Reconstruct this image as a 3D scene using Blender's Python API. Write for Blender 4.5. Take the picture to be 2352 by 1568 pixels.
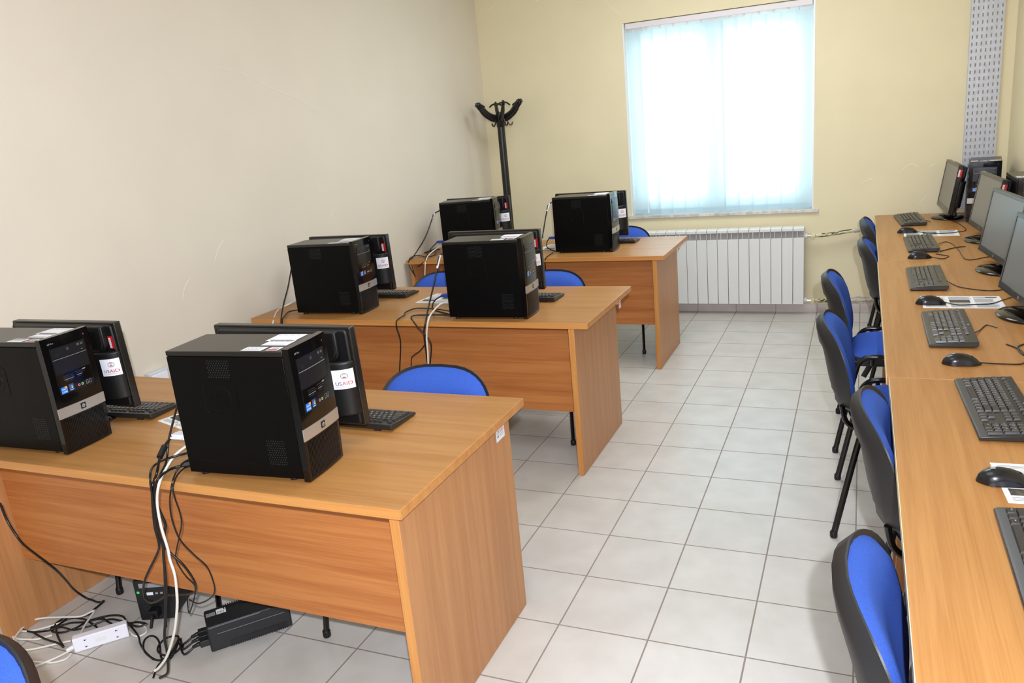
import bpy, bmesh, math, random
from mathutils import Vector, Matrix

for o in list(bpy.data.objects):
    bpy.data.objects.remove(o, do_unlink=True)
SC = bpy.context.scene
COL = SC.collection
PI = math.pi
rnd = random.Random(7)

# ------------------------------------------------------------------ camera
cam_d = bpy.data.cameras.new('camera')
cam = bpy.data.objects.new('camera', cam_d)
COL.objects.link(cam)
YAW, PITCH, ROLL = -0.42566, 0.27081, -0.094997
CAMP = Vector((0.598, -6.4246, 1.6525))
fwd = Vector((math.sin(YAW)*math.cos(PITCH), math.cos(YAW)*math.cos(PITCH), -math.sin(PITCH)))
rgt0 = Vector((math.cos(YAW), -math.sin(YAW), 0))
up0 = rgt0.cross(fwd)
rgt = rgt0*math.cos(ROLL) + up0*math.sin(ROLL)
upv = -rgt0*math.sin(ROLL) + up0*math.cos(ROLL)
M = Matrix.Identity(4)
for i in range(3):
    M[i][0], M[i][1], M[i][2], M[i][3] = rgt[i], upv[i], -fwd[i], CAMP[i]
cam.matrix_world = M
cam_d.sensor_width = 36.0
cam_d.sensor_fit = 'HORIZONTAL'
cam_d.lens = 1828.65/2352*36.0
cam_d.clip_start = 0.05
SC.camera = cam

# ------------------------------------------------------------------ light
SC.view_settings.view_transform = 'Standard'
SC.view_settings.look = 'None'
SC.view_settings.gamma = 1.0
SC.view_settings.use_curve_mapping = False
SC.view_settings.exposure = 0.05
SC.cycles.use_denoising = True
SC.cycles.max_bounces = 8
SC.cycles.diffuse_bounces = 5
SC.cycles.transparent_max_bounces = 12
SC.cycles.sample_clamp_indirect = 6.0

W = bpy.data.worlds.new('sky')
SC.world = W
W.use_nodes = True
W.node_tree.nodes['Background'].inputs[0].default_value = (0.84, 0.95, 1.0, 1)
W.node_tree.nodes['Background'].inputs[1].default_value = 5.6

def light(kind, name, loc, power, color, rot=(0, 0, 0), **kw):
    d = bpy.data.lights.new(name, kind)
    d.energy = power
    d.color = color
    for k, v in kw.items():
        setattr(d, k, v)
    o = bpy.data.objects.new(name, d)
    o.location = loc
    o.rotation_euler = rot
    COL.objects.link(o)
    return o

# the photographer's flash, on top of the camera and a little behind the lens
fl = CAMP - fwd*0.20 + upv*0.15 + rgt*0.03
fo = light('SPOT', 'camera_flash', fl, 300, (0.95, 0.985, 1.10), shadow_soft_size=0.02, spot_size=math.radians(118), spot_blend=0.6)
fo.rotation_euler = cam.matrix_world.to_euler()
# added unseen overhead fill lights, and daylight from the windows behind the viewer
light('AREA', 'ceiling_fill', (-0.3, -1.7, 2.84), 39, (0.95, 1.01, 1.10), shape='RECTANGLE', size=1.3, size_y=1.3)
light('AREA', 'ceiling_fill', (-0.3, -4.7, 2.84), 14, (0.93, 1.0, 1.13), shape='RECTANGLE', size=1.3, size_y=1.3)
light('AREA', 'rear_window_daylight', (0.1, -8.1, 1.65), 34, (0.92, 0.99, 1.15), rot=(PI/2, 0, 0), shape='RECTANGLE', size=3.0, size_y=1.5)

# ------------------------------------------------------------------ materials
def s2l(c):
    c = c/255.0
    return c/12.92 if c <= 0.04045 else ((c+0.055)/1.055)**2.4
def rgb(r, g, b):
    return (s2l(r), s2l(g), s2l(b), 1)

def mat(name, col, rough=0.5, spec=0.5, metal=0.0, coat=0.0, noise=0.0, nscale=60, bump=0.0, bscale=400, trans=None):
    m = bpy.data.materials.new(name)
    m.use_nodes = True
    nt = m.node_tree
    b = nt.nodes['Principled BSDF']
    b.inputs['Base Color'].default_value = col
    b.inputs['Roughness'].default_value = rough
    b.inputs['Specular IOR Level'].default_value = spec
    b.inputs['Metallic'].default_value = metal
    b.inputs['Coat Weight'].default_value = coat
    b.inputs['Coat Roughness'].default_value = 0.08
    if noise or bump:
        tc = nt.nodes.new('ShaderNodeTexCoord')
    if noise:
        n = nt.nodes.new('ShaderNodeTexNoise')
        n.inputs['Scale'].default_value = nscale
        n.inputs['Detail'].default_value = 4
        nt.links.new(tc.outputs['Object'], n.inputs['Vector'])
        r = nt.nodes.new('ShaderNodeValToRGB')
        lo = [max(0, c*(1-noise)) for c in col[:3]] + [1]
        hi = [min(1, c*(1+noise)) for c in col[:3]] + [1]
        r.color_ramp.elements[0].color = lo
        r.color_ramp.elements[1].color = hi
        r.color_ramp.elements[0].position = 0.3
        r.color_ramp.elements[1].position = 0.7
        nt.links.new(n.outputs['Fac'], r.inputs['Fac'])
        nt.links.new(r.outputs['Color'], b.inputs['Base Color'])
    if bump:
        n2 = nt.nodes.new('ShaderNodeTexNoise')
        n2.inputs['Scale'].default_value = bscale
        n2.inputs['Detail'].default_value = 2
        nt.links.new(tc.outputs['Object'], n2.inputs['Vector'])
        bp = nt.nodes.new('ShaderNodeBump')
        bp.inputs['Strength'].default_value = bump
        bp.inputs['Distance'].default_value = 0.002
        nt.links.new(n2.outputs['Fac'], bp.inputs['Height'])
        nt.links.new(bp.outputs['Normal'], b.inputs['Normal'])
    return m

def wood(name, light_c, dark_c, axis='X', rough=0.38):
    m = bpy.data.materials.new(name)
    m.use_nodes = True
    nt = m.node_tree
    b = nt.nodes['Principled BSDF']
    tc = nt.nodes.new('ShaderNodeTexCoord')
    def noise(sc_along, sc_across, detail, dist):
        mp = nt.nodes.new('ShaderNodeMapping')
        s = [sc_across]*3
        s['XYZ'.index(axis)] = sc_along
        mp.inputs['Scale'].default_value = s
        nt.links.new(tc.outputs['Object'], mp.inputs['Vector'])
        n = nt.nodes.new('ShaderNodeTexNoise')
        n.inputs['Scale'].default_value = 1.0
        n.inputs['Detail'].default_value = detail
        n.inputs['Distortion'].default_value = dist
        nt.links.new(mp.outputs['Vector'], n.inputs['Vector'])
        return n.outputs['Fac']
    a = noise(1.3, 34, 5, 0.5)
    f = noise(5, 260, 2, 0.0)
    mx = nt.nodes.new('ShaderNodeMath')
    mx.operation = 'MULTIPLY_ADD'
    mx.inputs[1].default_value = 0.35
    nt.links.new(f, mx.inputs[0])
    ml = nt.nodes.new('ShaderNodeMath')
    ml.operation = 'MULTIPLY'
    ml.inputs[1].default_value = 0.65
    nt.links.new(a, ml.inputs[0])
    nt.links.new(ml.outputs[0], mx.inputs[2])
    r = nt.nodes.new('ShaderNodeValToRGB')
    r.color_ramp.elements[0].position = 0.30
    r.color_ramp.elements[0].color = dark_c
    r.color_ramp.elements[1].position = 0.62
    r.color_ramp.elements[1].color = light_c
    nt.links.new(mx.outputs[0], r.inputs['Fac'])
    nt.links.new(r.outputs['Color'], b.inputs['Base Color'])
    b.inputs['Roughness'].default_value = rough
    b.inputs['Specular IOR Level'].default_value = 0.45
    return m

def emboss_tile(name, tile, grout, size, mortar, rough):
    m = bpy.data.materials.new(name)
    m.use_nodes = True
    nt = m.node_tree
    b = nt.nodes['Principled BSDF']
    tc = nt.nodes.new('ShaderNodeTexCoord')
    br = nt.nodes.new('ShaderNodeTexBrick')
    br.offset = 0.0
    br.squash = 1.0
    br.inputs['Scale'].default_value = 1.0
    br.inputs['Brick Width'].default_value = size
    br.inputs['Row Height'].default_value = size
    br.inputs['Mortar Size'].default_value = mortar
    br.inputs['Mortar Smooth'].default_value = 0.25
    br.inputs['Bias'].default_value = 0.0
    br.inputs['Color1'].default_value = tile
    br.inputs['Color2'].default_value = [c*0.955 for c in tile[:3]] + [1]
    br.inputs['Mortar'].default_value = grout
    nt.links.new(tc.outputs['Object'], br.inputs['Vector'])
    n = nt.nodes.new('ShaderNodeTexNoise')
    n.inputs['Scale'].default_value = 7
    n.inputs['Detail'].default_value = 6
    nt.links.new(tc.outputs['Object'], n.inputs['Vector'])
    rr = nt.nodes.new('ShaderNodeValToRGB')
    rr.color_ramp.elements[0].color = (0.90, 0.895, 0.88, 1)
    rr.color_ramp.elements[1].color = (1, 1, 1, 1)
    rr.color_ramp.elements[0].position = 0.35
    rr.color_ramp.elements[1].position = 0.65
    nt.links.new(n.outputs['Fac'], rr.inputs['Fac'])
    mu = nt.nodes.new('ShaderNodeMixRGB')
    mu.blend_type = 'MULTIPLY'
    mu.inputs['Fac'].default_value = 1
    nt.links.new(br.outputs['Color'], mu.inputs['Color1'])
    nt.links.new(rr.outputs['Color'], mu.inputs['Color2'])
    nt.links.new(mu.outputs['Color'], b.inputs['Base Color'])
    ro = nt.nodes.new('ShaderNodeMath')
    ro.operation = 'MULTIPLY_ADD'
    ro.inputs[1].default_value = 0.5
    ro.inputs[2].default_value = rough
    nt.links.new(br.outputs['Fac'], ro.inputs[0])
    nt.links.new(ro.outputs[0], b.inputs['Roughness'])
    bp = nt.nodes.new('ShaderNodeBump')
    bp.inputs['Strength'].default_value = 0.4
    bp.inputs['Distance'].default_value = 0.002
    bp.invert = True
    nt.links.new(br.outputs['Fac'], bp.inputs['Height'])
    nt.links.new(bp.outputs['Normal'], b.inputs['Normal'])
    return m

def blind_fabric():
    m = bpy.data.materials.new('blind_fabric')
    m.use_nodes = True
    nt = m.node_tree
    nt.nodes.remove(nt.nodes['Principled BSDF'])
    out = nt.nodes['Material Output']
    d = nt.nodes.new('ShaderNodeBsdfDiffuse')
    d.inputs['Color'].default_value = (0.70, 0.82, 0.87, 1)
    t = nt.nodes.new('ShaderNodeBsdfTranslucent')
    t.inputs['Color'].default_value = (0.72, 0.86, 0.91, 1)
    mx = nt.nodes.new('ShaderNodeMixShader')
    mx.inputs[0].default_value = 0.5
    nt.links.new(d.outputs[0], mx.inputs[1])
    nt.links.new(t.outputs[0], mx.inputs[2])
    nt.links.new(mx.outputs[0], out.inputs['Surface'])
    return m

def pane_glass():
    m = bpy.data.materials.new('window_glass')
    m.use_nodes = True
    nt = m.node_tree
    nt.nodes.remove(nt.nodes['Principled BSDF'])
    out = nt.nodes['Material Output']
    a = nt.nodes.new('ShaderNodeBsdfTransparent')
    a.inputs['Color'].default_value = (0.95, 0.98, 0.98, 1)
    g = nt.nodes.new('ShaderNodeBsdfGlossy')
    g.inputs['Roughness'].default_value = 0.02
    mx = nt.nodes.new('ShaderNodeMixShader')
    mx.inputs[0].default_value = 0.06
    nt.links.new(a.outputs[0], mx.inputs[1])
    nt.links.new(g.outputs[0], mx.inputs[2])
    nt.links.new(mx.outputs[0], out.inputs['Surface'])
    return m

MT = dict(
    wall_far=mat('wall_paint_daylit', rgb(229, 218, 183), 0.75, 0.2, noise=0.025, nscale=3, bump=0.08, bscale=220),  # same paint as the left wall, daylight tint put into the colour
    wall_left=mat('wall_paint_flashlit', rgb(223, 214, 197), 0.72, 0.25, noise=0.02, nscale=2.5, bump=0.08, bscale=220),  # the one wall paint again, its flash-lit tone put into the colour
    wall_crack=mat('filled_crack_plaster', rgb(242, 235, 216), 0.8, 0.2),
    wall_patch=mat('bare_plaster_patch', rgb(188, 178, 165), 0.9, 0.1, noise=0.25, nscale=40),
    ceiling=mat('ceiling_white', rgb(240, 238, 230), 0.9, 0.1),
    floor=emboss_tile('floor_tiles', rgb(206, 202, 195), rgb(146, 134, 126), 0.305, 0.0030, 0.30),
    skirt=emboss_tile('skirting_tiles', rgb(218, 206, 200), rgb(140, 125, 120), 0.305, 0.0018, 0.35),
    top=wood('desk_top_laminate', rgb(180, 130, 74), rgb(158, 107, 54), 'X', 0.36),
    panel=wood('desk_panel_laminate', rgb(194, 126, 68), rgb(166, 94, 42), 'X', 0.42),
    side=wood('desk_side_laminate', rgb(196, 140, 90), rgb(175, 118, 70), 'Z', 0.40),
    edge=wood('desk_edge_band', rgb(206, 146, 80), rgb(186, 120, 58), 'X', 0.35),
    edge_z=wood('desk_leg_edge_band', rgb(206, 146, 80), rgb(184, 116, 54), 'Z', 0.35),
    case=mat('tower_case_black', rgb(8, 8, 8), 0.36, 0.12, bump=0.04, bscale=900),
    lid=mat('tower_lid_black', rgb(22, 20, 18), 0.30, 0.6),
    gloss=mat('gloss_black_plastic', rgb(9, 9, 10), 0.09, 0.5),
    dark=mat('matte_black_plastic', rgb(16, 16, 17), 0.45, 0.45),
    drive=mat('drive_face_plastic', rgb(28, 28, 30), 0.22, 0.5),
    rib=mat('grille_black_plastic', rgb(14, 14, 14), 0.25, 0.5),
    silver=mat('brushed_silver_band', rgb(190, 186, 180), 0.32, 0.5, metal=0.65),
    chrome=mat('bright_metal', rgb(205, 205, 205), 0.25, 0.5, metal=0.9),
    dots=mat('vent_metal_glint', rgb(44, 46, 48), 0.4, 0.5),
    mark=mat('light_grey_print', rgb(150, 150, 152), 0.5),
    dimp=mat('dim_grey_print', rgb(74, 76, 82), 0.45),
    white=mat('white_sticker', rgb(240, 240, 246), 0.45),
    paper=mat('printed_paper', rgb(232, 232, 232), 0.7, 0.2),
    ink=mat('grey_print_ink', rgb(120, 120, 122), 0.7, 0.2),
    photo=mat('printed_picture_ink', rgb(86, 80, 72), 0.6, 0.2, noise=0.5, nscale=90),
    navy=mat('navy_print', rgb(40, 52, 92), 0.5),
    redp=mat('red_print', rgb(190, 40, 62), 0.5),
    redtag=mat('red_inventory_tag', rgb(196, 24, 34), 0.4),
    blue=mat('blue_badge', rgb(36, 120, 210), 0.35),
    dblue=mat('deep_blue_badge', rgb(28, 74, 140), 0.35),
    orange=mat('orange_badge', rgb(235, 160, 50), 0.35),
    green=mat('green_badge', rgb(110, 185, 70), 0.35),
    yellow=mat('yellow_badge', rgb(240, 205, 70), 0.35),
    pink=mat('pink_jack', rgb(226, 120, 140), 0.4),
    lime=mat('lime_jack', rgb(150, 210, 120), 0.4),
    vga=mat('blue_connector_plastic', rgb(38, 58, 150), 0.35),
    cable=mat('black_cable_rubber', rgb(18, 17, 18), 0.32, 0.5),
    wcable=mat('white_cable_rubber', rgb(226, 224, 214), 0.4, 0.4),
    plugw=mat('white_connector_plastic', rgb(236, 236, 248), 0.4),
    fabric=mat('blue_chair_fabric', rgb(60, 95, 188), 0.9, 0.15, noise=0.16, nscale=420, bump=0.5, bscale=700),
    shell=mat('black_chair_plastic', rgb(36, 36, 37), 0.45, 0.4, bump=0.12, bscale=900),
    tube=mat('black_enamel_tube', rgb(16, 14, 14), 0.22, 0.5),
    key=mat('keyboard_key_plastic', rgb(50, 48, 46), 0.32, 0.5),
    kbase=mat('keyboard_case_plastic', rgb(34, 33, 32), 0.33, 0.5),
    legend=mat('key_legend_white', rgb(215, 215, 215), 0.5),
    screen=mat('lcd_screen', rgb(104, 103, 98), 0.28, 0.5),  # grey lifted so the base colour carries the wall's reflection
    bezel=mat('monitor_bezel_plastic', rgb(30, 28, 26), 0.26, 0.55),
    mouse=mat('mouse_black_plastic', rgb(20, 20, 22), 0.25, 0.5),
    mside=mat('mouse_side_grip', rgb(40, 42, 50), 0.3, 0.5),
    rad=mat('radiator_white_enamel', rgb(224, 224, 220), 0.35, 0.5),
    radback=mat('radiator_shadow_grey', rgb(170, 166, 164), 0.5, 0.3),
    pipe=mat('pipe_cream_paint', rgb(214, 202, 164), 0.5, 0.3),
    pgreen=mat('pipe_old_green_paint', rgb(38, 70, 48), 0.5, 0.3),
    pgrey=mat('pipe_plaster_crust', rgb(190, 184, 174), 0.8, 0.1, noise=0.3, nscale=50),
    galv=mat('galvanised_steel', rgb(176, 178, 184), 0.42, 0.5, metal=0.35, noise=0.08, nscale=30),
    pvc=mat('white_window_profile', rgb(236, 238, 236), 0.35, 0.4),
    marble=mat('sill_marble', rgb(200, 198, 194), 0.4, 0.4, noise=0.25, nscale=25),
    headrail=mat('blind_headrail_white', rgb(226, 220, 222), 0.4, 0.4),
    blind=blind_fabric(),
    glass=pane_glass(),
    ups=mat('ups_black_plastic', rgb(30, 31, 33), 0.45, 0.45, bump=0.1, bscale=600),
    led=mat('green_indicator', rgb(90, 220, 110), 0.3),
    greylab=mat('grey_rating_label', rgb(150, 152, 155), 0.5),
    strip=mat('power_strip_white', rgb(240, 240, 248), 0.35, 0.4),
    outlet=mat('outlet_grey_white', rgb(205, 212, 216), 0.4),
    coat=mat('coat_stand_black', rgb(22, 21, 21), 0.35, 0.5),
)

# ------------------------------------------------------------------ mesh helpers
class MB:
    def __init__(s):
        s.v, s.f, s.m, s.mats = [], [], [], []
    def mi(s, m):
        if m not in s.mats:
            s.mats.append(m)
        return s.mats.index(m)
    def add(s, verts, faces, m, T=None):
        k = len(s.v)
        for p in verts:
            p = Vector(p)
            s.v.append(tuple(T @ p) if T is not None else tuple(p))
        i = s.mi(m)
        for f in faces:
            s.f.append([k+a for a in f])
            s.m.append(i)
        return s
    def box(s, x0, x1, y0, y1, z0, z1, m, T=None):
        v = [(x0, y0, z0), (x1, y0, z0), (x1, y1, z0), (x0, y1, z0), (x0, y0, z1), (x1, y0, z1), (x1, y1, z1), (x0, y1, z1)]
        f = [(0, 3, 2, 1), (4, 5, 6, 7), (0, 1, 5, 4), (1, 2, 6, 5), (2, 3, 7, 6), (3, 0, 4, 7)]
        return s.add(v, f, m, T)
    def quad(s, a, b, c, d, m, T=None):
        return s.add([a, b, c, d], [(0, 1, 2, 3)], m, T)
    def prism(s, pts, h0, h1, m, axis='z', T=None):
        """closed outline (2D list) extruded along an axis"""
        n = len(pts)
        def P(p, h):
            if axis == 'z': return (p[0], p[1], h)
            if axis == 'y': return (p[0], h, p[1])
            return (h, p[0], p[1])
        v = [P(p, h0) for p in pts] + [P(p, h1) for p in pts]
        f = [tuple(range(n))[::-1], tuple(range(n, 2*n))]
        f += [(i, (i+1) % n, n+(i+1) % n, n+i) for i in range(n)]
        return s.add(v, f, m, T)
    def tube(s, path, r, m, n=8, smooth=True, sy=1.0, T=None, steps=4, cap=True):
        P = [Vector(p) for p in path]
        if smooth and len(P) > 2:
            P = spline(P, steps)
        rings = []
        nrm = None
        for i, p in enumerate(P):
            t = (P[min(i+1, len(P)-1)] - P[max(i-1, 0)])
            if t.length < 1e-9: t = Vector((0, 0, 1))
            t.normalize()
            if nrm is None:
                a = Vector((0, 0, 1)) if abs(t.z) < 0.9 else Vector((1, 0, 0))
                nrm = (a - t*a.dot(t)).normalized()
            else:
                nrm = (nrm - t*nrm.dot(t))
                if nrm.length < 1e-6:
                    a = Vector((0, 0, 1)) if abs(t.z) < 0.9 else Vector((1, 0, 0))
                    nrm = a - t*a.dot(t)
                nrm.normalize()
            bn = t.cross(nrm)
            rr = r[min(i, len(r)-1)] if isinstance(r, (list, tuple)) else r
            rings.append([p + nrm*(rr*math.cos(2*PI*k/n)) + bn*(rr*sy*math.sin(2*PI*k/n)) for k in range(n)])
        v = [q for R in rings for q in R]
        f = []
        for i in range(len(rings)-1):
            for k in range(n):
                f.append((i*n+k, i*n+(k+1) % n, (i+1)*n+(k+1) % n, (i+1)*n+k))
        if cap:
            f.append(tuple(range(n))[::-1])
            f.append(tuple(range((len(rings)-1)*n, len(rings)*n)))
        return s.add(v, f, m, T)
    def lathe(s, prof, m, n=16, T=None, sx=1.0, sy=1.0):
        v, f = [], []
        for (r, z) in prof:
            for k in range(n):
                v.append((r*sx*math.cos(2*PI*k/n), r*sy*math.sin(2*PI*k/n), z))
        for i in range(len(prof)-1):
            for k in range(n):
                f.append((i*n+k, i*n+(k+1) % n, (i+1)*n+(k+1) % n, (i+1)*n+k))
        f.append(tuple(range(n))[::-1])
        f.append(tuple(range((len(prof)-1)*n, len(prof)*n)))
        return s.add(v, f, m, T)
    def grid(s, fn, nu, nv, m, T=None, close=False):
        v = [fn(i/nu, j/nv) for i in range(nu+1) for j in range(nv+1)]
        f = []
        for i in range(nu):
            for j in range(nv):
                a = i*(nv+1)+j
                f.append((a, a+nv+1, a+nv+2, a+1))
        return s.add(v, f, m, T)
    def build(s, name, parent=None, bevel=0, seg=2, smooth=True, angle=38, fix=True):
        me = bpy.data.meshes.new(name)
        me.from_pydata(s.v, [], s.f)
        for m in s.mats:
            me.materials.append(m)
        for p, i in zip(me.polygons, s.m):
            p.material_index = i
        if fix:
            bm = bmesh.new()
            bm.from_mesh(me)
            bmesh.ops.recalc_face_normals(bm, faces=bm.faces)
            bm.to_mesh(me)
            bm.free()
        if smooth:
            for p in me.polygons:
                p.use_smooth = True
            me.set_sharp_from_angle(angle=math.radians(angle))
        me.update()
        o = bpy.data.objects.new(name, me)
        COL.objects.link(o)
        if parent is not None:
            o.parent = parent
        if bevel:
            b = o.modifiers.new('bevel', 'BEVEL')
            b.width = bevel
            b.segments = seg
            b.limit_method = 'ANGLE'
            b.angle_limit = math.radians(40)
            b.harden_normals = False
        return o

def spline(P, steps=4):
    out = []
    n = len(P)
    for i in range(n-1):
        p0, p1, p2, p3 = P[max(i-1, 0)], P[i], P[i+1], P[min(i+2, n-1)]
        for k in range(steps):
            t = k/steps
            out.append(0.5*((2*p1) + (p2-p0)*t + (2*p0-5*p1+4*p2-p3)*t*t + (3*p1-p0-3*p2+p3)*t**3))
    out.append(P[-1])
    return out

def rrect(x0, x1, y0, y1, r, n=5):
    pts = []
    for (cx, cy, a0) in ((x1-r, y0+r, -PI/2), (x1-r, y1-r, 0), (x0+r, y1-r, PI/2), (x0+r, y0+r, PI)):
        for k in range(n+1):
            a = a0 + PI/2*k/n
            pts.append((cx+r*math.cos(a), cy+r*math.sin(a)))
    return pts

_tc = {}
def text2d(s, size=1.0):
    """glyph outlines of a string as flat polygons, centred on the origin"""
    if s not in _tc:
        c = bpy.data.curves.new('t', 'FONT')
        c.body = s
        c.resolution_u = 2
        c.offset = 0.007 if s in ('US', 'AID', 'USAID') else 0.0
        c.align_x = 'CENTER'
        c.align_y = 'CENTER'
        o = bpy.data.objects.new('t', c)
        COL.objects.link(o)
        dg = bpy.context.evaluated_depsgraph_get()
        me = o.evaluated_get(dg).to_mesh()
        vs = [(v.co.x, v.co.y) for v in me.vertices]
        fs = [tuple(p.vertices) for p in me.polygons]
        o.evaluated_get(dg).to_mesh_clear()
        bpy.data.objects.remove(o, do_unlink=True)
        bpy.data.curves.remove(c)
        _tc[s] = (vs, fs)
    vs, fs = _tc[s]
    return [(x*size, y*size) for x, y in vs], fs

def put_text(mb, s, size, fn, m, dx=0, dy=0, sx=1.0):
    vs, fs = text2d(s, size)
    mb.add([fn(x*sx+dx, y+dy) for x, y in vs], fs, m)

def disc2(mb, cx, cy, r, fn, m, n=16, r0=0.0):
    if r0:
        v = [fn(cx+r*math.cos(2*PI*k/n), cy+r*math.sin(2*PI*k/n)) for k in range(n)] + [fn(cx+r0*math.cos(2*PI*k/n), cy+r0*math.sin(2*PI*k/n)) for k in range(n)]
        mb.add(v, [(k, (k+1) % n, n+(k+1) % n, n+k) for k in range(n)], m)
    else:
        mb.add([fn(cx+r*math.cos(2*PI*k/n), cy+r*math.sin(2*PI*k/n)) for k in range(n)], [tuple(range(n))], m)

def rect2(mb, x0, x1, y0, y1, fn, m, nx=1):
    for i in range(nx):
        a = x0+(x1-x0)*i/nx
        b = x0+(x1-x0)*(i+1)/nx
        mb.add([fn(a, y0), fn(b, y0), fn(b, y1), fn(a, y1)], [(0, 1, 2, 3)], m)

def thing(name, label, cat, loc=(0, 0, 0), rz=0.0, group=None):
    o = bpy.data.objects.new(name, None)
    o.empty_display_size = 0.1
    COL.objects.link(o)
    o.location = loc
    o.rotation_euler = (0, 0, rz)
    return tag(o, label, cat, group)

def tag(o, label, cat, group=None):
    o['label'] = label
    o['category'] = cat
    if group:
        o['group'] = group
    return o

def struct(o):
    o['kind'] = 'structure'
    return o

def dup(root, loc, rz, label, group=None):
    kids = {}
    for ch in bpy.data.objects:
        if ch.parent is not None:
            kids.setdefault(ch.parent, []).append(ch)
    r = root.copy()
    COL.objects.link(r)
    r.location = loc
    r.rotation_euler = (0, 0, rz)
    r['label'] = label
    if group:
        r['group'] = group
    def rec(src, dst):
        for ch in kids.get(src, []):
            c = ch.copy()
            COL.objects.link(c)
            c.parent = dst
            rec(ch, c)
    rec(root, r)
    return r
# ================================================================== the room
def wl(y):                       # the left wall is not quite square to the window wall
    return -2.362 + 0.0295*y
YB, ZC = -8.2, 2.9
XR = 1.505
b = MB()
b.quad((-2.9, YB, 0), (XR, YB, 0), (XR, 0.0, 0), (-2.9, 0.0, 0), MT['floor'])
b.box(-2.9, XR+.2, YB, 0.2, -0.12, -0.005, MT['floor'])
struct(b.build('floor', smooth=False))
b = MB(); b.box(-2.95, XR+.2, YB-.2, 0.2, ZC, ZC+.1, MT['ceiling']); struct(b.build('ceiling', smooth=False))

WX0, WX1, WZ0, WZ1 = -1.130, 0.272, 0.795, 2.285
b = MB()
def ribbon(mb, pts, w, fn, m):
    P = spline([Vector((p[0], p[1], 0)) for p in pts], 8)
    v = []
    for i, p in enumerate(P):
        d = (P[min(i+1, len(P)-1)]-P[max(i-1, 0)]).normalized()
        n = Vector((-d.y, d.x, 0))
        e = min(1, 4*min(i, len(P)-1-i)/len(P))
        ww = w*.62*(e*.9+.1)*rnd.uniform(.45, 1.15)
        o = rnd.uniform(-.35, .35)*w
        v += [fn(p.x+n.x*(o-ww), p.y+n.y*(o-ww)), fn(p.x+n.x*(o+ww), p.y+n.y*(o+ww))]
    mb.add(v, [(2*k, 2*k+2, 2*k+3, 2*k+1) for k in range(len(P)-1)], m)
mw = MT['wall_far']
b.box(-2.9, WX0, 0, .2, 0, ZC, mw)
b.box(WX1, XR+.2, 0, .2, 0, ZC, mw)
b.box(WX0, WX1, 0, .2, 0, WZ0, mw)
b.box(WX0, WX1, 0, .2, WZ1, ZC, mw)
ff = lambda x, z: (x, -0.0012, z)
for pts, w in (([(-1.31, 2.49), (-1.26, 2.47), (-1.22, 2.435), (-1.20, 2.40), (-1.16, 2.375), (-1.137, 2.33)], .004),
               ([(.585, .965), (.62, .985), (.655, 1.0), (.675, .985)], .006), ([(.845, 1.02), (.87, 1.06), (.91, 1.085), (.94, 1.085), (.965, 1.055)], .006),
               ([(1.03, 1.05), (1.055, 1.075), (1.075, 1.08)], .006), ([(.97, .80), (1.0, .83), (1.03, .87)], .006),
               ([(-1.75, 2.60), (-1.80, 2.55), (-1.85, 2.54)], .003), ([(-2.30, 2.53), (-2.2, 2.55), (-2.16, 2.60)], .003)):
    ribbon(b, pts, w, ff, MT['wall_crack'])
b.add([ff(*p) for p in [(.36, .075), (.40, .10), (.52, .105), (.60, .125), (.74, .10), (.88, .12), (.98, .08), (.9, .066), (.5, .066)]], [tuple(range(9))], MT['wall_patch'])
struct(b.build('wall_far', smooth=False))

b = MB()
x0, x1 = wl(0), wl(YB)
b.add([(x0, 0, 0), (x1, YB, 0), (x1, YB, ZC), (x0, 0, ZC), (x0-.2, 0, 0), (x1-.2, YB, 0), (x1-.2, YB, ZC), (x0-.2, 0, ZC)],
      [(0, 1, 2, 3), (4, 7, 6, 5), (0, 3, 7, 4), (1, 5, 6, 2), (3, 2, 6, 7), (0, 4, 5, 1)], MT['wall_left'])
fl2 = lambda y, z: (wl(y)+.0012, y, z)
for pts, w in (([(-3.05, 2.05), (-2.9, 2.03), (-2.75, 1.98), (-2.6, 1.93), (-2.45, 1.88), (-2.30, 1.83), (-2.15, 1.80)], .003),
               ([(-3.3, 1.08), (-3.25, 1.15), (-3.2, 1.19)], .004), ([(-3.55, .93), (-3.52, 1.0), (-3.46, 1.05)], .004), ([(-2.3, 1.16), (-2.25, 1.22)], .003)):
    ribbon(b, pts, w, fl2, MT['wall_crack'])
struct(b.build('wall_left', smooth=False))
b = MB(); b.box(XR, XR+.2, YB, 0.0, 0, ZC, MT['wall_far']); struct(b.build('wall_right', smooth=False))
b = MB(); b.box(-2.9, XR+.2, YB-.2, YB, 0, ZC, MT['wall_left']); struct(b.build('wall_back', smooth=False))

b = MB(); b.box(wl(0)+.002, XR-.002, -.012, -.0005, 0.0005, .066, MT['skirt']); o = struct(b.build('baseboard_far', smooth=False))
# skirting pattern lives in the tile's own x/z plane
o.data.materials[0] = MT['skirt']
b = MB()
b.add([(wl(-.015)+.0008, -.015, .0005), (wl(YB)+.0008, YB+.01, .0005), (wl(YB)+.0008, YB+.01, .07), (wl(-.015)+.0008, -.015, .07),
       (wl(-.015)+.012, -.015, .0005), (wl(YB)+.012, YB+.01, .0005), (wl(YB)+.012, YB+.01, .07), (wl(-.015)+.012, -.015, .07)],
      [(0, 1, 2, 3), (4, 7, 6, 5), (0, 3, 7, 4), (1, 5, 6, 2), (3, 2, 6, 7), (0, 4, 5, 1)], mat('left_skirting', rgb(222, 218, 218), .4))
struct(b.build('baseboard_left', smooth=False))

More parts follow.
